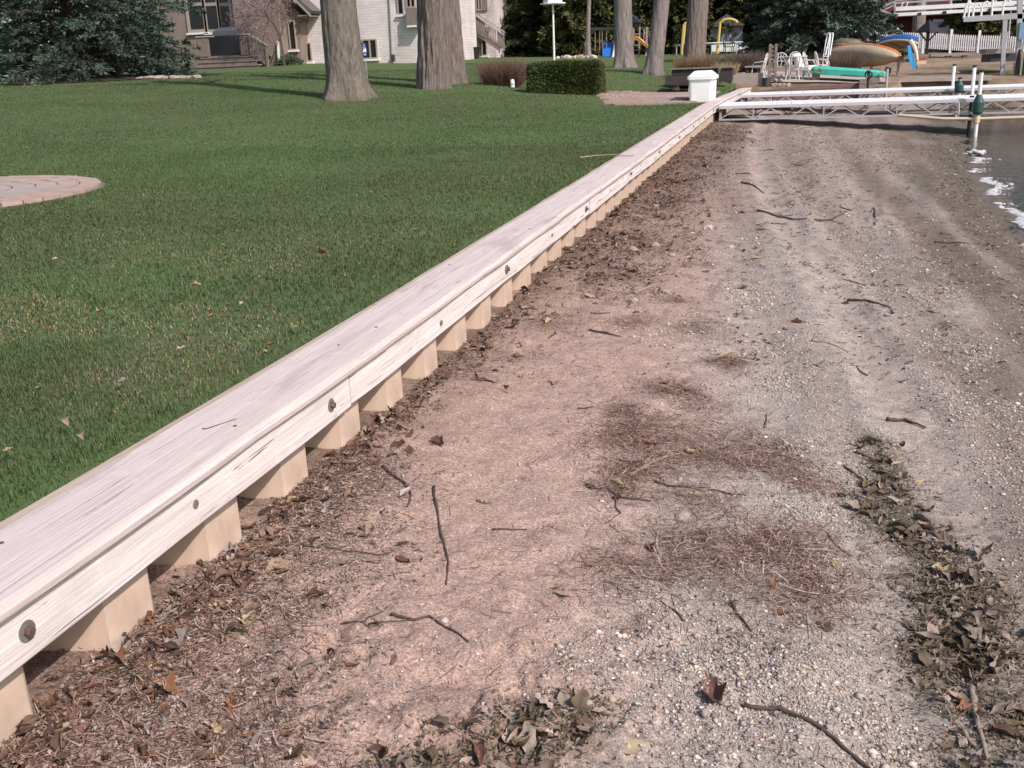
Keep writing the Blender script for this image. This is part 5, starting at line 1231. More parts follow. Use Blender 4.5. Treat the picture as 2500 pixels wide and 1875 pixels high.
D2 = dock(27.2, 28.9, -1.25, 11, .80, "far white decked dock on aluminium trusses behind the near one", 0, ())
def dock_post(px, py_top, py_bot, y, z_base, label, bumper=None, m=None):
    c = at(px, py_bot, y); t = empty("dock_post", (c.x, y, z_base), label=label, cat="dock post", group="dock posts")
    top = at(px, py_top, y).z - z_base
    MB().tube([(0, 0, -.3), (0, 0, top)], .038, 10).build("pipe", m or M_WALU, t); MB().lathe([(.045, top + .001), (.045, top + .05)], n=10).build("cap", M_BLACK, t)
    if bumper:
        za, zb = at(px, bumper[1], y).z - z_base, at(px, bumper[0], y).z - z_base
        MB().lathe([(.085, za), (.105, za + .05), (.105, za + (zb - za) * .6), (.08, zb - .08), (.05, zb)], n=14).build("bumper", M_GREEN, t)
        MB().lathe([(.06, za - .16), (.06, za - .003)], n=12).build("sleeve", M_CREAM, t)
    return t
dock_post(2390, 177, 240, 22.25, sand1(2.3, 22.2), "white dock post with dark green bumper at the outer side of the near dock", (231, 279))
dock_post(2373, 165, 230, 24.25, sand1(2.4, 24.2), "tall white dock post at the inner side of the near dock")
dock_post(2326, 161, 205, 29.0, sand1(2.9, 29), "white capped post at the inner side of the far dock")
dock_post(2342, 194, 210, 27.0, sand1(2.8, 27), "dock post with dark green bumper at the far dock", (196, 226))
dock_post(2367, 240, 300, 22.7, sand1(2.2, 22.7), "black dock leg under the near dock", None, M_BLACK)
p = dock_post(2164, 168, 205, 30.2, sand1(1.6, 30), "grey post with a black foot beside the turquoise hull", None, M_ALU)
p = dock_post(2119, 177, 205, 30.4, sand1(1.2, 30), "short dark post with hose coil at the end of the timber wall", None, M_DKWOOD)
MB().tube([(.09 * math.cos(a), -.05, .85 + .09 * math.sin(a) + .02 * a / 6) for a in np.linspace(0, 12.5, 30)], .022, 6).build("hose_coil", M_BLACK, p)
pp = MB().tube([at(2195, 281, 22.35), at(2250, 286, 22.3), at(2300, 290, 22.25), at(2400, 290, 22.25), at(2520, 286, 22.25)], .035, 8).build("pipe", mat("cream_pvc", (.52, .43, .32), .5)); tag(pp, "long cream plastic pipe hung along the foot of the near dock truss", "pipe")
hp = MB().tube([at(2341, 250, 22.4), at(2339, 294, 22.4), at(2356, 296, 22.4)], .025, 8).build("pipe", bpy.data.materials["cream_pvc"]); tag(hp, "short bent cream pipe hanging under the near dock", "pipe")

# far boat lift
def lift_far():
    Y = 50.0; t = empty("boat_lift", at(2260, 100, Y), label="large white boat lift frame high behind the canoes and fence", cat="boat lift")
    def bar(name, a, b, w, m, y=Y, y2=None): put(MB().bar(at(*a, y), at(*b, y2 or y), w, w).build(name, m), t)
    bar("long_beam", (2186, 22), (2530, 4), .17, M_WALU); bar("long_beam", (2184, 36), (2500, 19), .13, M_WALU, Y - 1.2)
    bar("top_rail", (2188, 7), (2530, -14), .07, M_ALU); bar("top_rail", (2186, 1), (2530, -22), .06, M_ALU, Y + 1.5)
    for px, dy in ((2184, 0), (2254, -4), (2321, -8), (2430, -15)): bar("upright", (px, -20 + dy), (px + 1, 38 + dy), .10, M_ALU)
    bar("brace", (2147, 20), (2185, 3), .08, M_ALU); bar("brace", (2147, 24), (2185, 38), .08, M_ALU); bar("brace", (2150, 28), (2184, 12), .06, M_ALU)
    for px, py in ((2245, 35), (2306, 31), (2417, 24)): bar("bracket", (px, py - 4), (px, py + 3), .14, M_BLACK, Y - 1.25)
    for px in (2163, 2470):
        p = at(px, 60, Y + .2); put(MB().tube([(p.x, Y + .2, -1.2), at(px, 0, Y + .2)], .035, 8).build("leg", M_ALU), t)
    for px in (2200, 2212): put(MB().tube([at(px, 17, Y - .3), at(px + 3, 10, Y - .3), at(px + 4, 4, Y - .3)], .03, 6).build("hook", M_WALU), t)
lift_far()
def lift_near():
    Y = 40.0; t = empty("boat_lift", at(2450, 180, Y), label="grey boat lift with upright guide posts at the right edge", cat="boat lift")
    gm = M_ALU
    def tb(name, pl, r, m=gm, y=Y): return put(MB().tube([at(px, py, y) for px, py in pl], r, 8).build(name, m), t)
    def bar(name, a, b, w, m=gm, y=Y, y2=None): put(MB().bar(at(*a, y), at(*b, y2 or y), w, w).build(name, m), t)
    bar("cross_beam", (2352, 48), (2520, 38), .16); bar("cross_beam", (2352, 44), (2520, 33), .10, gm, Y + 2.2)
    b = at(2452, 48, Y); bar("column", (2454, 46), (2445, 215), .14); bar("column", (2490, -10), (2486, 200), .16)
    for px, top in ((2357, 6), (2368, -12), (2378, 8), (2398, 4), (2424, -14), (2450, -2)):
        tb("guide_post", [(px - 4, 47), (px, top + 12), (px + 4, top + 4), (px + 12, top), (px + 16, top + 6)], .035, M_WALU)
    bar("side_rail", (2352, 45), (2366, 0), .06, M_WALU); bar("side_rail", (2356, 20), (2500, 10), .05, M_WALU)
    a = rect(2403, 119, 2466, 130, 41); pbox("platform", a[0], a[1], 40.6, 41.9, a[2], a[3], M_PALEWOOD, t)
    a = rect(2405, 131, 2480, 150, 41); pbox("base_tank", a[0], a[1], 40.7, 41.8, a[2], a[3], mat("dark_grey_metal", (.05, .055, .06), .6), t)
    c = at(2486, 160, 39.6)
    for dx in (0, .22): put(MB().tube([(c.x + dx + .0, 39.6 + .18 * math.cos(q), c.z + .5 * math.sin(q)) for q in np.linspace(0, 6.283, 25)], .05, 7, False).build("winch_wheel", M_BLACK), t)
    bar("leg", (2480, 150), (2478, 206), .12); bar("leg", (2420, 205), (2500, 201), .10, M_DKWOOD, 38.8)
    put(MB().box(at(2500, 75, 39.9), (.35, .3, .55)).build("motor_cover", mat("pale_blue_cover", (.20, .32, .42), .5)), t)
lift_near()
# ------------------------------------------------------------------ grass, litter, leaves, twigs, gravel, foam, paving
RS = np.random.RandomState(12)
# --- lawn grass
def grass():
    Vs = []; Fs = []; Cs = []; off = 0
    PC = (-8.4, 7.9, 1.86)
    for (y0, y1, per, hgt, wid, segs) in ((-.6, 3.6, 15000, .025, .0016, 2), (3.6, 7, 6000, .026, .0027, 2), (7, 13, 3300, .024, .0048, 1), (13, 24, 1050, .021, .0085, 1), (24, 36, 380, .021, .014, 1)):
        x1 = -1.885; wx = lambda y: np.minimum(-1.9, -(.98 * np.maximum(y, .5) + 1.6))
        area = (y1 - y0) * (.98 * max(y1, .5) + 1.6 - 1.9); n = int(area * per)
        y = RS.uniform(y0, y1, n); x = x1 - RS.uniform(0, 1, n) * (.98 * max(y1, .5) + 1.6 - 1.9); k = x > wx(y)
        k &= ((x - PC[0]) ** 2 + (y - PC[1]) ** 2) > PC[2] ** 2
        k &= ~((y > 23.7 + .0) & (y < 30.3) & (x > np.interp(y, [23.7, 25, 27.4, 30.3], [-4.3, -4.7, -5.0, -6.0])) & (x < -1.9) & (y < 30.3 + .3 * np.sin(x * 3)))
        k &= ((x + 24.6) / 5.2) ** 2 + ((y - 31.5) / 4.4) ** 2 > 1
        pn = fbm(x * .55, y * .55, 4, 101); thin = sstep(.60, .42, pn); k &= RS.uniform(0, 1, n) < (.55 + .45 * thin)
        x, y, pn = x[k], y[k], pn[k]; n = len(x); z = lawn_z(x, y) - .004
        if y1 <= 7: z -= .012 * (x > -2.0)
        a = RS.uniform(0, 6.283, n); lean = RS.uniform(.15, 1.15, n); h = hgt * RS.uniform(.5, 1.25, n) * (.8 + .5 * fbm(x * 1.7, y * 1.7, 2, 7)); w = wid * RS.uniform(.6, 1.3, n)
        edge = np.exp(-np.maximum(-1.95 - x, 0) / .12); h *= 1 + .5 * edge * RS.uniform(0, 1, n)
        dead = RS.uniform(0, 1, n) < (.04 + .55 * sstep(.47, .66, fbm(x * 1.3 + 5, y * 1.3, 5, 131)) * sstep(8.5, 3.0, y)) * (1 - .6 * edge)
        h = np.where(dead, h * .75, h); lean = np.where(dead, lean * 1.9, lean)
        D = np.stack([np.cos(a), np.sin(a), np.zeros(n)], -1); S = np.stack([-np.sin(a), np.cos(a), np.zeros(n)], -1); B = np.stack([x, y, z], -1); U = np.array([0, 0, 1.])
        g = np.stack([.112 + .024 * RS.uniform(-1, 1, n), .166 + .030 * RS.uniform(-1, 1, n), .064 + .014 * RS.uniform(-1, 1, n)], -1) * (.75 + .5 * fbm(x * .8, y * .8, 3, 17))[:, None]
        g = g + edge[:, None] * np.array([.006, .022, -.006])
        warm = sstep(.4, .65, fbm(x * .33 + 3, y * .33, 4, 151))[:, None]; g = g * (1 - .45 * warm) + np.array([.115, .115, .062]) * .45 * warm
        dc = np.stack([.34 + .12 * RS.uniform(-1, 1, n), .285 + .10 * RS.uniform(-1, 1, n), .175 + .07 * RS.uniform(-1, 1, n)], -1)
        c = np.where(dead[:, None], dc * RS.uniform(.5, 1.15, (n, 1)), g)
        tip = B + U * h[:, None] * np.cos(lean)[:, None] + D * (h * np.sin(lean))[:, None]
        if segs == 2:
            mid = B + U * (h * .58)[:, None] + D * (h * lean * .22)[:, None]
            V = np.stack([B - S * w[:, None], B + S * w[:, None], mid + S * w[:, None] * .8, mid - S * w[:, None] * .8, tip], 1).reshape(-1, 3)
            i5 = np.arange(n)[:, None] * 5; F = np.concatenate([i5 + [0, 1, 2], i5 + [0, 2, 3], i5 + [3, 2, 4]]); C = np.repeat(c, 5, 0)
        else:
            V = np.stack([B - S * w[:, None], B + S * w[:, None], tip], 1).reshape(-1, 3); F = np.arange(3 * n).reshape(n, 3); C = np.repeat(c, 3, 0)
        Vs.append(V); Fs.append(F + off); Cs.append(C); off += len(V)
    o = link("lawn_grass", np_mesh("lawn_grass", np.concatenate(Vs), np.concatenate(Fs), M_GRASS, np.concatenate(Cs)))
    tag(o, "short spring lawn with straw coloured dead blades", "grass", kind='stuff')
grass()

M_LITTER = mat("dry_litter", (1, 1, 1), .8, (.12, .085, .065), 55, attr=True, spec=.15, contrast=(.55, .75), bump=.3, bscale=120, bdist=.003)
def sample(P, n, y0=1.0, spread=1.25, wall=False):
    """points on the sand drawn from patches, bigger patches get more"""
    w = np.array([r * r * (1 + max(0, cy - 4) * .12) for _, cy, r in P]); i = RS.choice(len(P), n, p=w / w.sum()); q = np.array(P)[i]
    ry = q[:, 2] * (1 + np.maximum(0, q[:, 1] - 4) * .12); x = q[:, 0] + RS.normal(0, .55 * spread, n) * q[:, 2]; y = q[:, 1] + RS.normal(0, .55 * spread, n) * ry
    q1 = fbm(x * 3.1, y * 3.1, 3, 501); k = RS.uniform(0, 1, len(x)) < sstep(.30, .55, q1) * .6 + .4; x = x + (fbm(x * 2.3, y * 2.3, 2, 511) - .5) * .2; y = y + (fbm(x * 2.1 + 9, y * 2.1, 2, 517) - .5) * .2
    k &= (x > -1.66) & (y > .8); k &= ~((x < -1.65) & (np.mod(y - 2.346, .4755) < .22))
    return x[k], y[k]
def band(n, y0, y1, wid):
    y = y0 * (y1 / y0) ** RS.uniform(0, 1, n); x = -1.635 + np.abs(RS.normal(0, 1, n)) * wid * (.35 + .65 * fbm(y * 1.3, y * 0, 3, 9)) ; rec = (RS.uniform(0, 1, n) < .06) & (np.mod(y - 2.346, .4755) > .24)
    x = np.where(rec, RS.uniform(-1.80, -1.64, n), x); return x, y
def flakes(x, y, ln, wd, cols, curl=.5, lift=.004):
    n = len(x); z = sand_z(x, y) + RS.uniform(0, lift, n); a = RS.uniform(0, 6.283, n); ti = RS.normal(0, curl * .5, n); ro = RS.normal(0, curl, n)
    l = ln * RS.uniform(.45, 1.3, n) ; w = wd * RS.uniform(.5, 1.3, n)
    D = np.stack([np.cos(a) * np.cos(ti), np.sin(a) * np.cos(ti), np.sin(ti)], -1); S0 = np.stack([-np.sin(a), np.cos(a), np.zeros(n)], -1); N = np.cross(D, S0)
    S = S0 * np.cos(ro)[:, None] + N * np.sin(ro)[:, None]; P = np.stack([x, y, z], -1) - N * 0 + np.array([0, 0, 1]) * (np.abs(np.sin(ti)) * l * .5 + np.abs(np.sin(ro)) * w * .5)[:, None]; K = N * (RS.uniform(-.5, .5, n) * w)[:, None]
    V = np.stack([P - D * l[:, None] * .5, P - D * l[:, None] * .08 + S * w[:, None] * .5 + K, P + D * l[:, None] * .5, P + D * l[:, None] * .1 - S * w[:, None] * .5 + K], 1).reshape(-1, 3)
    C = np.array(cols)[RS.randint(0, len(cols), n)] * RS.uniform(.65, 1.3, (n, 1)); F = np.arange(4 * n).reshape(n, 4)
    F = np.concatenate([F[:, [0, 1, 2]], F[:, [0, 2, 3]]]); return V, F, np.repeat(C, 4, 0)
BR = [(.085, .05, .036), (.14, .085, .06), (.20, .13, .095), (.27, .19, .15), (.33, .26, .22), (.06, .04, .033), (.17, .085, .05)]
GY = [(.26, .205, .165), (.20, .16, .125), (.16, .12, .09), (.12, .095, .06), (.30, .245, .20), (.11, .085, .055)]
WK = [(.13, .105, .07), (.09, .08, .045), (.18, .145, .11), (.24, .195, .155), (.11, .105, .05), (.07, .06, .04)]
def merge(name, L, m, label, cat):
    V = []; F = []; C = []; o = 0
    for v, f, c in L: V.append(v); F.append(f + o); C.append(c); o += len(v)
    ob = link(name, np_mesh(name, np.concatenate(V), np.concatenate(F), m, np.concatenate(C))); return tag(ob, label, cat, kind='stuff')

def leafmass(x, y, L, cols, tilt=.45, hover=.012):
    n = len(x); m = 8; T = []
    for k, shape in enumerate(("oak", "oval", "broad", "oak")):
        vs = []
        for i in range(m + 1):
            t = i / m; w = max(.03, math.sin(math.pi * min(1, t * .96 + .02)) ** .8) * (.24, .17, .32, .27)[k]
            if shape == "oak": w *= .6 + .42 * math.cos(math.pi * i + k)
            for u in (-1, -.5, 0, .5, 1): vs.append((t - .5, w * u * (1 + .3 * math.sin(9 * t + 2 * u + k)), abs(u) * w, u))
        T.append(vs)
    T = np.array(T); k = RS.randint(0, 4, n); P = T[k]; l = L * RS.uniform(.45, 1.25, n); curl = RS.uniform(-.15, 1.3, n); bend = RS.normal(.3, .9, n)
    X = P[..., 0]; Yv = P[..., 1] * (1 - .35 * np.maximum(curl, 0)[:, None] * np.abs(P[..., 3])); Z = P[..., 2] * curl[:, None] * .9 + bend[:, None] * X ** 2 + .05 * np.sin(X * 9 + P[..., 1] * 14 + k[:, None]) 
    V = np.stack([X, Yv, Z], -1) * l[:, None, None]; a = RS.uniform(0, 6.283, n); tx = RS.normal(0, tilt, n); ty = RS.normal(0, tilt, n)
    def rot(V, ang, i, j):
        c, s = np.cos(ang)[:, None], np.sin(ang)[:, None]; A = V[..., i] * c - V[..., j] * s; B = V[..., i] * s + V[..., j] * c; V = V.copy(); V[..., i] = A; V[..., j] = B; return V
    V = rot(rot(rot(V, tx, 1, 2), ty, 0, 2), a, 0, 1); V[..., 2] -= V[..., 2].min(1, keepdims=True) * .75
    V += np.stack([x, y, sand_z(x, y) + RS.uniform(0, hover, n)], -1)[:, None, :]
    F = np.array([(i * 5 + j, i * 5 + j + 1, i * 5 + j + 6, i * 5 + j + 5) for i in range(m) for j in range(4)]); F = np.concatenate([F[:, [0, 1, 2]], F[:, [0, 2, 3]]])
    F = (F[None] + (45 * np.arange(n))[:, None, None]).reshape(-1, 3); C = np.array(cols)[RS.randint(0, len(cols), n)] * RS.uniform(.7, 1.25, (n, 1))
    C = C[:, None, :] * (1 - .25 * (np.abs(P[..., 3]) < .2))[..., None] * RS.uniform(.88, 1.1, (n, 45, 1)); return V.reshape(-1, 3), F, C.reshape(-1, 3)
# fine leaf crumbs
L = []
x, y = sample(LIT_L, 34000); L.append(flakes(x, y, .014, .006, BR))
x, y = band(13000, 1.0, 24, .13); L.append(flakes(x, y, .018, .007, BR))
x, y = sample(LIT_L, 700); L.append(leafmass(x, y, .055, BR, .3, .005))
x, y = sample(LIT_M, 25000, spread=1.35); L.append(flakes(x, y, .017, .006, BR[1:5] + [(.30, .225, .185), (.34, .27, .235), (.40, .345, .31), (.36, .30, .265), (.26, .215, .19)]))
x, y = sample(LIT_M, 420); L.append(leafmass(x, y, .05, BR + [(.36, .31, .29)], .3, .004))
x, y = sample(LIT_D, 16000, spread=1.2); L.append(flakes(x, y, .03, .010, BR)); x, y = sample(LIT_D, 900); L.append(leafmass(x, y, .06, BR, .4))
x, y = band(620, 1.2, 24, .16); L.append(leafmass(x, y, .055, BR, .35, .004))
x, y = sample(LIT_B, 2500); L.append(flakes(x, y, .018, .007, WK)); x, y = sample(LIT_B, 110); L.append(leafmass(x, y, .065, GY + BR[1:5], .3, .01))
x, y = sample(LIT_W, 12000); L.append(flakes(x, y, .016, .006, WK))
x, y = sample(LIT_W, 900, spread=1.05); L.append(leafmass(x, y, .06, GY, .2, .005))
# sparse crumbs over the whole strip, more of them far along it
n = 9000; y = 1.3 + 21 * RS.uniform(0, 1, n) ** 1.3; s = RS.uniform(0, 1, n); x = -1.6 + s * (shore_x(y) + 1.5); k = fbm(x * 1.1, y * .6, 3, 201) > .47; L.append(flakes(x[k], y[k], .022 , .007, BR))
n = 5200; y = 5 + 17 * RS.uniform(0, 1, n); s = np.array([.40, .47, .58, .70, .86, .95])[RS.randint(0, 6, n)] + RS.normal(0, .035, n); x = -1.64 + s * (shore_x(y) + 1.64); k = fbm(x * 2, y * .6, 3, 211) > .45; L.append(flakes(x[k], y[k], .05, .014, BR))
merge("leaf_crumbs", L, M_LITTER, "crumbled brown leaf fragments strewn on the sand", "litter")
# needles and rootlets
L = []
def strands(x, y, ln, wd, cols, bend=.5):
    n = len(x); a = RS.uniform(0, 6.283, n); l = ln * RS.uniform(.4, 1.5, n); P0 = np.stack([x, y, sand_z(x, y) + RS.uniform(.001, .012, n)], -1); Vs = []; cur = P0; C = np.array(cols)[RS.randint(0, len(cols), n)] * RS.uniform(.7, 1.3, (n, 1)); bd = RS.normal(0, bend, n)
    pts = [cur]
    for k in range(3): 
        cur = cur + np.stack([np.cos(a), np.sin(a), np.zeros(n)], -1) * (l / 3)[:, None] + np.array([0, 0, 1]) * RS.normal(0, .002, n)[:, None]; cur[:, 2] = np.maximum(cur[:, 2], sand_z(cur[:, 0], cur[:, 1]) + .001); a = a + bd; pts.append(cur)
    S = np.stack([-np.sin(a), np.cos(a), np.zeros(n)], -1) * wd * RS.uniform(.6, 1.4, (n, 1)); up = np.array([0, 0, wd])
    V = np.stack([q + s for q in pts for s in (-S, S)], 1).reshape(-1, 3); i = np.arange(n)[:, None] * 8; F = np.concatenate([np.concatenate([i + [2 * k, 2 * k + 1, 2 * k + 3], i + [2 * k, 2 * k + 3, 2 * k + 2]]) for k in range(3)])
    return V, F, np.repeat(C, 8, 0)
ST = [(.15, .082, .06), (.24, .145, .105), (.32, .20, .155), (.42, .31, .26), (.10, .055, .042)]
x, y = sample(LIT_N, 19000, spread=1.35); L.append(strands(x, y, .045, .0011, ST)); x, y = sample(LIT_N, 420, spread=.9); L.append(strands(x, y, .12, .0018, [(.46, .36, .29), (.36, .26, .20)], .7))
x, y = sample(LIT_M, 6000); L.append(strands(x, y, .05, .0013, ST)); x, y = sample(LIT_L, 6000); L.append(strands(x, y, .05, .0012, ST)); x, y = sample(LIT_W, 1800); L.append(strands(x, y, .06, .0014, GY)); x, y = band(2500, 1.2, 20, .13); L.append(strands(x, y, .06, .0014, ST))
n = 3500; y = 1.3 + 9 * RS.uniform(0, 1, n) ** 1.4; x = -1.6 + RS.uniform(0, 1, n) * (shore_x(y) * .75 + 1.5); L.append(strands(x, y, .05, .0013, ST[:3]))
merge("plant_strands", L, M_LITTER, "tangled needles and rootlets matted on the sand", "litter")
# gravel and shell bits
OCT = np.array([(1, 0, 0), (-1, 0, 0), (0, 1, 0), (0, -1, 0), (0, 0, 1), (0, 0, -1)], float); OF = np.array([(0, 2, 4), (2, 1, 4), (1, 3, 4), (3, 0, 4), (2, 0, 5), (1, 2, 5), (3, 1, 5), (0, 3, 5)])
def bits(x, y, r, cols, flat=.55):
    k_ = (np.abs(x - np.interp(y, *BARE)) > .11) | (y < 2.9) | (RS.uniform(0, 1, len(x)) < .06); x, y = x[k_], y[k_]; n = len(x); s = r * RS.lognormal(0, .42, n); a = RS.uniform(0, 6.283, n); O = OCT[None] * RS.uniform(.6, 1.3, (n, 6, 1)) * np.stack([s, s * RS.uniform(.55, 1, n), s * flat * RS.uniform(.6, 1.2, n)], -1)[:, None, :]
    ca, sa = np.cos(a)[:, None], np.sin(a)[:, None]; X = O[..., 0] * ca - O[..., 1] * sa; Y = O[..., 0] * sa + O[..., 1] * ca; V = np.stack([X + x[:, None], Y + y[:, None], O[..., 2] + (sand_z(x, y) + s * .2)[:, None]], -1).reshape(-1, 3)
    F = (OF[None] + 6 * np.arange(n)[:, None, None]).reshape(-1, 3); C = np.array(cols)[RS.randint(0, len(cols), n)] * RS.uniform(.7, 1.2, (n, 1)); return V, F, np.repeat(C, 6, 0)
GR = [(.55, .49, .455), (.48, .42, .385), (.40, .34, .305), (.29, .24, .21), (.62, .57, .53), (.46, .38, .28), (.22, .18, .16), (.54, .44, .36), (.36, .32, .31)]
L = []
x, y = sample(LIT_G, 52000, spread=1.35); L.append(bits(x, y, .0032, GR)); x, y = sample(LIT_G, 5200, spread=1.2); L.append(bits(x, y, .0062, GR)); 
n = 16000; y = 1.2 + 7 * RS.uniform(0, 1, n) ** 1.6; x = -1.5 + RS.uniform(0, 1, n) * 3.0; L.append(bits(x, y, .0026, GR))
n = 9000; y = 5 + 16 * RS.uniform(0, 1, n) ** 1.3; x = -1.0 + RS.uniform(0, 1, n) * (shore_x(y) + .7); k = fbm(x * 1.3, y * .5, 3, 301) > .45; L.append(bits(x[k], y[k], .0075, GR))
n = 1500; y = 1.3 + 6 * RS.uniform(0, 1, n) ** 1.5; x = -1.4 + RS.uniform(0, 1, n) * 2.4; L.append(bits(x, y, .004, [(.62, .56, .52), (.55, .49, .45)]))
n = 14000; y = 3.0 + 12 * RS.uniform(0, 1, n) ** 1.5; x = np.interp(y, *BARE) + .34 + RS.normal(0, .13, n); L.append(bits(x, y, .0042, GR))
n = 9000; y = 3.6 + 10 * RS.uniform(0, 1, n) ** 1.5; x = np.interp(y, *BARE) - .32 + RS.normal(0, .13, n); L.append(bits(x, y, .0036, GR))
merge("gravel", L, M_LITTER, "pale gravel and shell bits scattered over the sand", "gravel")

# --- individual leaves
def leaf_mesh(name, shape, pose, m, L, seed):
    rnd = random.Random(seed); n = 14; W = {"oak": .30, "oval": .24, "broad": .42}[shape] * L; vs = []; fs = []
    curl = {"flat": .15, "curled": 1.1, "folded": .55}[pose]; bend = {"flat": .25, "curled": 1.0, "folded": .4}[pose] * rnd.uniform(.7, 1.2) * rnd.choice([-1, 1] if pose == "flat" else [1])
    ph = rnd.uniform(0, 6)
    for i in range(n + 1):
        t = i / n; w = max(.02, math.sin(math.pi * min(1, t * .97 + .02)) ** (.75 if shape != "oval" else .9))
        if shape == "oak": w *= .62 + .42 * math.sin(2 * math.pi * 3.4 * t + .5)
        if shape == "broad": w *= .85 + .22 * math.sin(2 * math.pi * 2.3 * t + ph)
        th = bend * (t - .5); cx = L * (math.sin(th) / bend if abs(bend) > .01 else t - .5); cz = L * (1 - math.cos(th)) / bend if abs(bend) > .01 else 0
        for j, u in enumerate((-1, -.5, 0, .5, 1)):
            ww = W * w * abs(u) * (1 + .18 * math.sin(9 * t * (1.3 if u > 0 else 1) + ph)); 
            if pose == "folded": yy = math.copysign(ww * math.cos(.95), u) if u else 0; zz = ww * math.sin(.95)
            else:
                q = curl * abs(u) * 1.3; yy = math.copysign(ww * (math.sin(q) / q if q > .01 else 1), u) if u else 0; zz = ww * (1 - math.cos(q)) / q if q > .01 else 0
            vs.append((cx, yy, cz + zz + .004 * math.sin(7 * t + 3 * u + ph) * L * 8))
    for i in range(n):
        for j in range(4): fs.append((i * 5 + j, i * 5 + j + 1, i * 5 + j + 6, i * 5 + j + 5))
    mb = MB(); mb.add(vs, fs); mb.tube([(-L * .72, 0, vs[2][2] + .006), (-L * .5, 0, vs[2][2])], .0013, 4)
    z0 = min(v[2] for v in mb.v); mb.v = [(a, b, c - z0) for a, b, c in mb.v]; return mb.mesh(name, m, True)
LCOL = [("dark brown", (.085, .05, .038), (.13, .08, .06)), ("orange brown", (.30, .15, .075), (.20, .10, .055)), ("pale tan", (.42, .31, .23), (.32, .23, .17)), ("grey", (.24, .205, .19), (.16, .135, .125)), ("reddish brown", (.19, .095, .07), (.12, .06, .048)), ("straw coloured", (.46, .37, .23), (.36, .27, .16))]
LM = [mat("leaf_" + n.replace(" ", "_"), a, .65, b, 22, spec=.25, transl=.12) for n, a, b in LCOL]
SHN = {"oak": "lobed oak leaf", "oval": "pointed oval leaf", "broad": "broad ragged leaf"}
_lm = {}
def add_leaf(x, y, ci, shape, pose, label, group, L=None, rz=None, z=None, tilt=.22, scale=None):
    key = (ci, shape, pose)
    if key not in _lm: _lm[key] = leaf_mesh("leaf", shape, pose, LM[ci], .09, len(_lm))
    o = link("leaf", _lm[key]); rnd = random.Random(int(x * 1000) * 31 + int(y * 1000))
    o.location = (x, y, (sand1(x, y) if z is None else z) + .002); o.rotation_euler = (rnd.uniform(-tilt, tilt), rnd.uniform(-tilt, tilt), rnd.uniform(0, 6.28) if rz is None else rz)
    s = scale or rnd.uniform(.55, 1.05); o.scale = (s, s, s); return tag(o, label, "leaf", group)
NOTE = [(-0.122, 2.151, 4, "broad", "curled", "large curled brown leaf at the tip of the long dark stick", 1.25), (-0.577, 2.494, 2, "oval", "flat", "pale pointed leaf lying alone on the open sand near the gravel", .75),
        (-1.343, 4.282, 2, "oak", "flat", "large pale tan lobed oak leaf near the third joint of sheet piles", 1.35), (-1.298, 3.444, 0, "broad", "curled", "crumpled dark leaf on bare sand left of centre", .9), (-1.097, 2.54, 4, "oval", "curled", "curled reddish leaf beside the thin upright twig", .8),
        (-0.631, 4.171, 3, "broad", "curled", "dark and white crumpled leaf above the needle mat", .7), (-0.49, 3.733, 1, "broad", "curled", "orange brown curled leaf at the edge of the needle mat", .8), (-1.562, 5.494, 1, "oak", "curled", "orange brown oak leaf close under the wall halfway along", .9),
        (-1.445, 2.396, 2, "broad", "flat", "round tan leaf pressed into the crumbs near the wall", 1.1), (-1.413, 1.762, 1, "broad", "folded", "folded orange brown leaf at the lower left", 1.1), (.533, 3.235, 3, "broad", "flat", "large grey leaf lying in the dark wrack strip", 1.25),
        (.508, 3.352, 2, "oval", "curled", "long pale curled leaf above the large grey one in the wrack strip", .9), (.723, 3.315, 3, "broad", "flat", "small whitish leaf alone on the wet sand at the right", .6), (-0.293, 1.898, 5, "oval", "flat", "straw coloured pointed leaf at the bottom centre", 1.0),
        (.384, 3.664, 2, "oval", "folded", "tan folded leaf at the top of the wrack strip", .8), (-0.504, 3.969, 2, "oval", "curled", "pale curled leaf within the upper needle mat", .6)]
for x, y, ci, sh_, po, lab, sc in NOTE: add_leaf(x, y, ci, sh_, po, lab, "dry leaves on the sand", scale=sc)
ZONES = [("along the foot of the seawall near the camera", LIT_L[:9], 30, None), ("in the brown drift halfway along the seawall", LIT_L[9:12] + LIT_L[15:19], 40, None), ("in the drift near the far end of the seawall", LIT_L[12:15] + LIT_L[19:22], 24, None),
         ("in the dark heap at the bottom centre", LIT_B, 22, [2, 3, 4, 0]), ("in the dark wrack strip at the lower right", LIT_W, 48, [3, 2, 0, 3, 4]), ("in the needle mat right of centre", LIT_N, 22, None), ("on the open sand", [(-.9, 2.6, .6), (-.6, 5, .8), (-.3, 7.5, .9), (.2, 10, 1.2), (-.8, 9, .8), (.5, 6, .6)], 30, None)]
for zn, P, n, cols in ZONES:
    comb = [(c, s, p) for c in range(6) for s in ("oak", "oval", "broad") for p in ("flat", "curled", "folded")]; random.Random(len(zn)).shuffle(comb)
    if cols: comb = [c for c in comb if c[0] in cols] + [c for c in comb if c[0] not in cols]
    x, y = sample(P, n * 3, spread=1.0); m = 0
    for xx, yy in zip(x, y):
        if m >= n: break
        c, s, p = comb[m]; m += 1
        add_leaf(float(xx), float(yy), c, s, p, "%s %s %s %s" % (p, LCOL[c][0], SHN[s], zn), "dry leaves " + zn, tilt=.25, scale=random.Random(m).uniform(.45, .9) * (1.0 if yy < 5 else 1.2))
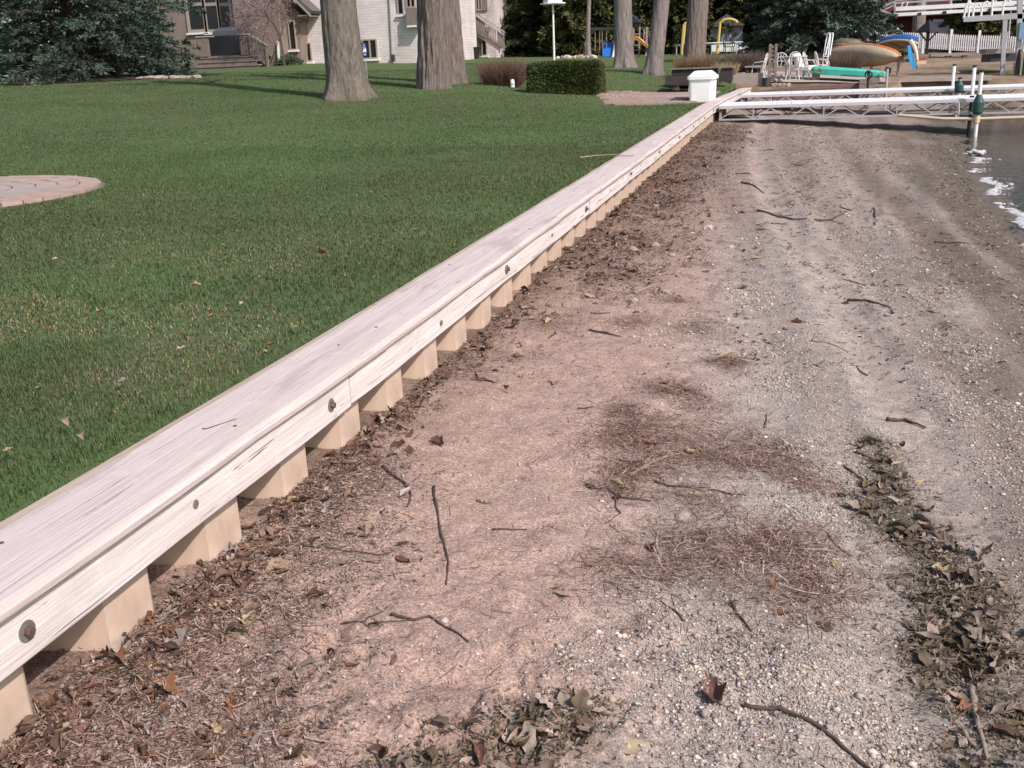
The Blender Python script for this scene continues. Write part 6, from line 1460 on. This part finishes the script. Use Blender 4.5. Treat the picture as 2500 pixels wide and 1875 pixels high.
# recess leaves, heaped brown in the pockets of the piling
for i in range(10):
    y0 = 2.346 - 1.6 * .4755 + i * .4755
    for k in range(2):
        c = [1, 4, 0][k]; add_leaf(-1.72 - .04 * k, y0 - .17 + .05 * k, c, ["oak", "broad", "oval"][(i + k) % 3], ["curled", "folded", "flat"][(i * 2 + k) % 3], "%s leaf tucked in the %s pocket of the sheet piling from the near end" % (LCOL[c][0], (["first", "second", "third", "fourth", "fifth", "sixth", "seventh", "eighth", "ninth", "tenth"])[i]), "leaves tucked in the piling pockets", tilt=.5, scale=.6)
# fallen bits on the lawn
def lawn_leaf(px, py, y, ci, sh_, po, lab, sc):
    p = at(px, py, y); t = (p - EYE)
    for _ in range(12):
        p = EYE + t * ((lawn1(p.x, p.y) + .03 - EYE.z) / t.z)
    add_leaf(p.x, p.y, ci, sh_, po, lab, "fallen leaves and scraps on the lawn", z=lawn1(p.x, p.y) + .034, scale=sc)
lawn_leaf(788, 622, 5, 1, "broad", "folded", "orange brown leaf lying alone on the lawn near the wall", 1.0)
LL = [(610, 640), (590, 745), (242, 765), (88, 722), (298, 935), (625, 705), (520, 850), (445, 855), (200, 1075), (650, 860), (745, 695), (662, 845), (380, 855), (545, 600), (350, 480), (560, 450), (615, 455), (350, 450), (685, 430), (905, 470), (940, 480), (1010, 560), (930, 520), (430, 600), (300, 560), (135, 635), (480, 700), (340, 735), (175, 430), (520, 775), (95, 950), (20, 1105), (160, 1040), (720, 800), (60, 540)]
for i, (px, py) in enumerate(LL):
    c, s, p = [(2, "oval", "curled"), (5, "broad", "curled"), (2, "broad", "folded"), (5, "oval", "flat"), (3, "broad", "curled"), (1, "oval", "folded")][i % 6]
    far = "near the wall" if px > 500 and py > 600 else "near the left edge" if px < 250 else "in the middle" if py > 600 else "toward the patio circle" if px < 450 else "farther back"
    lawn_leaf(px, py, 5, c, s, p, "%s %s %s scrap, %s from the front, on the lawn %s" % (p, LCOL[c][0], s, ["first", "second", "third", "fourth", "fifth", "sixth"][i // 6], far), .34 + .12 * (i % 3))

# --- twigs
M_TWIG = mat("dark_twig", (.10, .07, .055), .85, (.06, .04, .032), 60, bump=.4, bscale=150); M_TWIGP = mat("pale_twig", (.33, .26, .21), .85, (.22, .17, .135), 50, bump=.4, bscale=120)
def twig(lines, r, label, m=None, zf=None, group="twigs lying on the sand"):
    mb = MB()
    for li, pts in enumerate(lines):
        P = [Vector((x, y, (sand1(x, y) if zf is None else zf(x, y)))) for x, y in pts]; Q = []
        for a, b in zip(P, P[1:]):
            for k in range(5):
                q = a.lerp(b, k / 5); rn = random.Random(int(q.x * 9999) + int(q.y * 777)); L_ = (b - a).length
                Q.append(q + Vector((rn.uniform(-1, 1) * .012 * L_, rn.uniform(-1, 1) * .012 * L_, 0)))
        Q.append(P[-1]); rr = r * (1 if li == 0 else .6)
        for q in Q: q.z = (sand1(q.x, q.y) if zf is None else zf(q.x, q.y)) + rr * .9
        n = len(Q); mb.tube(Q, [rr * (1 - .6 * i / n) * (1 + .25 * random.Random(i + li).uniform(-1, 1)) for i in range(n)], 7)
    o = mb.build("twig", m or M_TWIG, None, True); return tag(o, label, "twig", group)
twig([[(-1.18, 3.061), (-1.056, 2.769), (-.961, 2.572), (-.928, 2.455)]], .005, "curved dark stick standing out on the bare sand left of centre")
twig([[(-1.021, 2.248), (-.95, 2.239), (-.914, 2.272), (-.837, 2.223), (-.772, 2.182)], [(-1.146, 2.185), (-1.06, 2.181), (-1.009, 2.219), (-.945, 2.242)], [(-1.08, 2.18), (-1.06, 2.25), (-1.045, 2.29)]], .005, "branching thin twig above the trodden sand at bottom centre")
twig([[(-.05, 2.135), (.032, 2.142), (.127, 2.092), (.215, 2.023), (.299, 1.95), (.34, 1.90)]], .0065, "long thick dark stick running off the lower right")
twig([[(-.533, 3.42), (-.427, 3.623), (-.319, 3.741)]], .008, "split brown stick with a pale end across the needle mat", mat("stick_brown", (.26, .18, .13), .85, (.18, .12, .085), 30))
twig([[(-.43, 3.398), (-.368, 3.382), (-.228, 3.404), (-.103, 3.4)]], .005, "straight dark twig just below the split brown stick")
twig([[(-.595, 3.283), (-.541, 3.229), (-.424, 3.234)], [(-.547, 3.22), (-.537, 3.143), (-.512, 3.1), (-.549, 3.022)]], .0055, "forked dark twig at the left of the needle mat")
twig([[(-1.413, 3.15), (-1.289, 3.059), (-1.232, 2.971), (-1.216, 2.89)]], .006, "bent twig among the leaf crumbs near the wall")
twig([[(-1.433, 2.537), (-1.36, 2.562), (-1.24, 2.574), (-1.16, 2.57)]], .004, "thin level twig among the crumbs near the wall")
twig([[(.413, 6.808), (.539, 6.744), (.662, 6.537)]], .009, "short dark curved stick at the right, on smooth damp sand")
twig([[(.159, 5.59), (.268, 5.574), (.365, 5.546)]], .006, "straight brown twig lying crosswise right of centre", M_TWIGP)
twig([[(.511, 2.408), (.5, 2.259), (.501, 2.12)], [(.461, 2.214), (.48, 2.158), (.501, 2.12)]], .009, "pale grey forked stick in the wrack at the lower right", M_TWIGP)
twig([[(-.945, 6.346), (-.858, 6.505), (-.779, 6.756)]], .009, "brown twig beside a pale stone halfway along the beach", M_TWIGP)
twig([[(-1.057, 5.369), (-.97, 5.341), (-.865, 5.27)], [(-1.0, 5.35), (-.95, 5.30)]], .007, "short dark double twig left of centre")
twig([[(-.285, 10.152), (-.008, 9.986), (.181, 9.763)], [(-.1, 10.05), (.05, 10.2)]], .011, "longer dark branch in the far debris line")
twig([[(.256, 9.802), (.416, 10.134), (.545, 10.464)], [(.4, 10.1), (.5, 9.95)]], .010, "crooked branch right of the longer far one")
twig([[(.466, 4.407), (.547, 4.452), (.623, 4.364)]], .009, "dark twig arching over a leaf above the wrack strip")
twig([[(-.547, 12.263), (-.396, 12.05), (-.269, 11.692)]], .012, "slanting dark twig toward the far dock end")
twig([[(.023, 21.2), (.236, 21.9), (.45, 22.3)], [(.2, 21.8), (.1, 22.2)]], .018, "pale dead branch lying beneath the near dock", M_TWIGP)
twig([[(1.252, 9.309), (1.417, 9.29), (1.551, 9.296)]], .008, "dark stick lying level near the water edge")
twig([[(.314, 3.998), (.374, 3.952), (.412, 3.835)]], .006, "small dark twig at the head of the wrack strip")
twig([[(-.107, 2.584), (-.087, 2.534), (-.044, 2.461)]], .005, "short slanting twig on the gravel at lower centre right")
twig([[(.84, 10.4), (.871, 11.062), (.813, 10.7)]], .008, "upright looking bent twig in the far damp sand")
twig([[(.259, 3.845), (.315, 3.739), (.385, 3.684)]], .005, "thin twig beside the tan folded leaf at the wrack strip")
zc_ = lambda x, y: (.625 + wall_dz(y) if x > -1.9 else lawn1(x, y) + .04)
twig([[(-2.25, 11.0), (-2.1, 11.2), (-1.9, 11.27), (-1.68, 11.2)]], .009, "pale curved stick lying half on the lawn and half on the wall cap", M_TWIGP, zc_, "twigs on the wall cap")
twig([[(-1.75, 2.555), (-1.735, 2.56), (-1.69, 2.66)]], .002, "tiny hooked twig on the wall cap near the camera", M_TWIG, lambda x, y: .626, "twigs on the wall cap")
# scattered small sticks, each its own
rnd = random.Random(9)
plc = ["in the leaf drift by the wall", "on the bare pink sand", "among the gravel", "near the needle mat", "on the far sand", "near the damp edge"]
for i in range(36):
    z = i % 6; cx, cy, r = [(-1.35, 3 + i * .25, .25), (-.9, 2.4 + i * .12, .4), (.0, 2.4 + i * .06, .25), (-.4, 3.4 + i * .06, .3), (-.3, 8 + i * .25, .9), (.6, 4 + i * .2, .4)][z]
    x = cx + rnd.uniform(-r, r); y = cy + rnd.uniform(-r, r); a = rnd.uniform(0, 3.14); l = rnd.uniform(.06, .16) * (1 + .12 * max(0, y - 4)); b = a + rnd.uniform(-.6, .6)
    twig([[(x, y), (x + l * .5 * math.cos(a), y + l * .5 * math.sin(a)), (x + l * .5 * (math.cos(a) + math.cos(b)), y + l * .5 * (math.sin(a) + math.sin(b)))]], .0025 + .0007 * y * .6, "%s small broken twig, counted from the front, %s" % (["first", "second", "third", "fourth", "fifth", "sixth"][i // 6], plc[z]), M_TWIG if i % 3 else M_TWIGP)
# --- loose stones on the beach
M_PEB = mat("tan_pebble", (.36, .28, .24), .85, (.27, .21, .18), 20); M_PEBW = mat("white_pebble", (.50, .44, .41), .8, (.42, .36, .33), 30)
for i, (x, y, s, lab) in enumerate([(-.754, 6.428, .028, "brown topped tan stone left of the far needle clump"), (-1.018, 7.956, .04, "pale stone by the dark drift halfway along"), (-.675, 8.979, .045, "flat cream stone at the edge of the far bare patch"), (-.307, 3.154, .028, "round grey brown stone half sunk in the needle mat"),
        (-1.166, 7.727, .04, "pinkish stone in the drift under the wall"), (-.852, 7.653, .03, "small tan stone beside the drift"), (-.048, 3.513, .009, "tiny white pebble on the gravel right of the needle mat"), (-.87, 2.265, .012, "white pebble beside the branching twig"),
        (-.925, 6.124, .036, "tan stone at the foot of the brown twig"), (-.427, 8.112, .022, "small white stone alone on the far sand"), (.294, 2.626, .011, "left of two pale pebbles by the wrack strip"), (.319, 2.63, .010, "right of two pale pebbles by the wrack strip"), (.441, 2.341, .012, "whitish pebble in the wrack at lower right")]):
    stone("beach_stone", (x, y, sand1(x, y) + s * .2), s, i + 60, M_PEBW if i in (2, 6, 7, 9) else M_PEB, lab, "stone", "loose stones on the beach")
# --- foam along the water
def foam():
    V = []; F = []; C = []; n = 0
    bm = bmesh.new(); bmesh.ops.create_icosphere(bm, subdivisions=1, radius=1); bv = np.array([v.co[:] for v in bm.verts]); bf = np.array([[v.index for v in f.verts] for f in bm.faces]); bm.free()
    for i in range(4400):
        y = RS.uniform(2.5, 18.5); clump = fbm(np.array([y * 1.1]), np.array([0.3]), 3, 400)[0]
        if clump < .41: continue
        x = shore_x(y) - .06 + RS.normal(0, .03) + .06 * math.sin(y * 1.9) + .05 * math.sin(y * 5.1) + (RS.exponential(.06) if RS.uniform() < .25 else 0); s = RS.uniform(.004, .016); 
        V.append(bv * np.array([s * 2.4, s, s * .4]) + np.array([x, y, .012])); F.append(bf + n); n += len(bv)
    for i in range(30):
        a, b = RS.normal(0, .05, 2); V.append(bv * RS.uniform(.02, .05) * np.array([1.2, 1, .7]) + np.array([2.98 + a, 18.2 + b * 1.6, .03 + RS.uniform(0, .04)])); F.append(bf + n); n += len(bv)
    V = np.concatenate(V); o = link("foam", np_mesh("foam", V, np.concatenate(F), mat("lake_foam", (.50, .50, .51), .7), None, True)); tag(o, "white foam washed along the water edge", "foam", kind='stuff')
foam()
# --- paving on the lawn
M_BRICKP = mat("pink_paver", (.42, .31, .26), .9, (.35, .255, .215), 6, bump=.35, bscale=40); M_PADC = mat("grey_patio_centre", (.39, .315, .28), .9, (.32, .265, .24), 5, bump=.3, bscale=30)
def patio():
    cx, cy = -8.4, 7.9; z0 = lawn1(cx + 1.0, cy) + .012; t = empty("patio_circle", (cx, cy, z0), 0, "round paved patio with a pink brick border on the lawn at the left", "patio"); t['category'] = "patio"
    MB().lathe([(1.86, -.15), (1.86, -.012)], n=48).build("bedding", mat("joint_sand", (.16, .125, .10), .95), t)
    rnd = random.Random(3)
    for ring, (r0, r1) in enumerate(((1.62, 1.82), (1.41, 1.61), (1.20, 1.40), (.98, 1.19), (.76, .97), (.54, .75), (.30, .53))):
        n = int(2 * math.pi * r1 / (.21 if ring < 3 else .26)); m = M_BRICKP if ring < 2 else M_PADC
        for k in range(n):
            a0 = 2 * math.pi * k / n + .008 / r1; a1 = 2 * math.pi * (k + 1) / n - .008 / r1; h = .02 + rnd.uniform(-.004, .004)
            q = [(r0 * math.cos(a0), r0 * math.sin(a0), -.03), (r1 * math.cos(a0), r1 * math.sin(a0), -.03), (r1 * math.cos(a1), r1 * math.sin(a1), -.03), (r0 * math.cos(a1), r0 * math.sin(a1), -.03)]
            MB().prism(q, (0, 0, h + .03)).build("paver", m, t)
    MB().lathe([(.28, -.03), (.28, .02)], n=20).build("paver", M_PADC, t)
patio()
def pad():
    t = empty("brick_pad", (-3.5, 25.5, lawn1(-3.5, 25.5)), 0, "pinkish brick pad in the lawn beside the white dock box", "paving"); rnd = random.Random(5)
    for j in range(26):
        y = 23.8 + j * .25
        xl = float(np.interp(y, [23.7, 25, 27.4, 30.3], [-4.2, -4.6, -4.9, -5.9])); x = -2.0 - (.12 if j % 2 else 0) - (.0 if y > 24 else .3)
        if j > 20: xl = -2.6 - 3.2 * rnd.uniform(.4, 1)
        while x > xl:
            if not (x > -2.45 and 24.1 < y < 25.5):
                z = lawn1(x - .15, y) + .012 + rnd.uniform(-.004, .004); o = MB().box((x - .12, y, z), (.232, .24, .05)).build("paver", M_BRICKP if rnd.random() < .8 else M_PADC)
                put(o, t)
            x -= .245
pad()
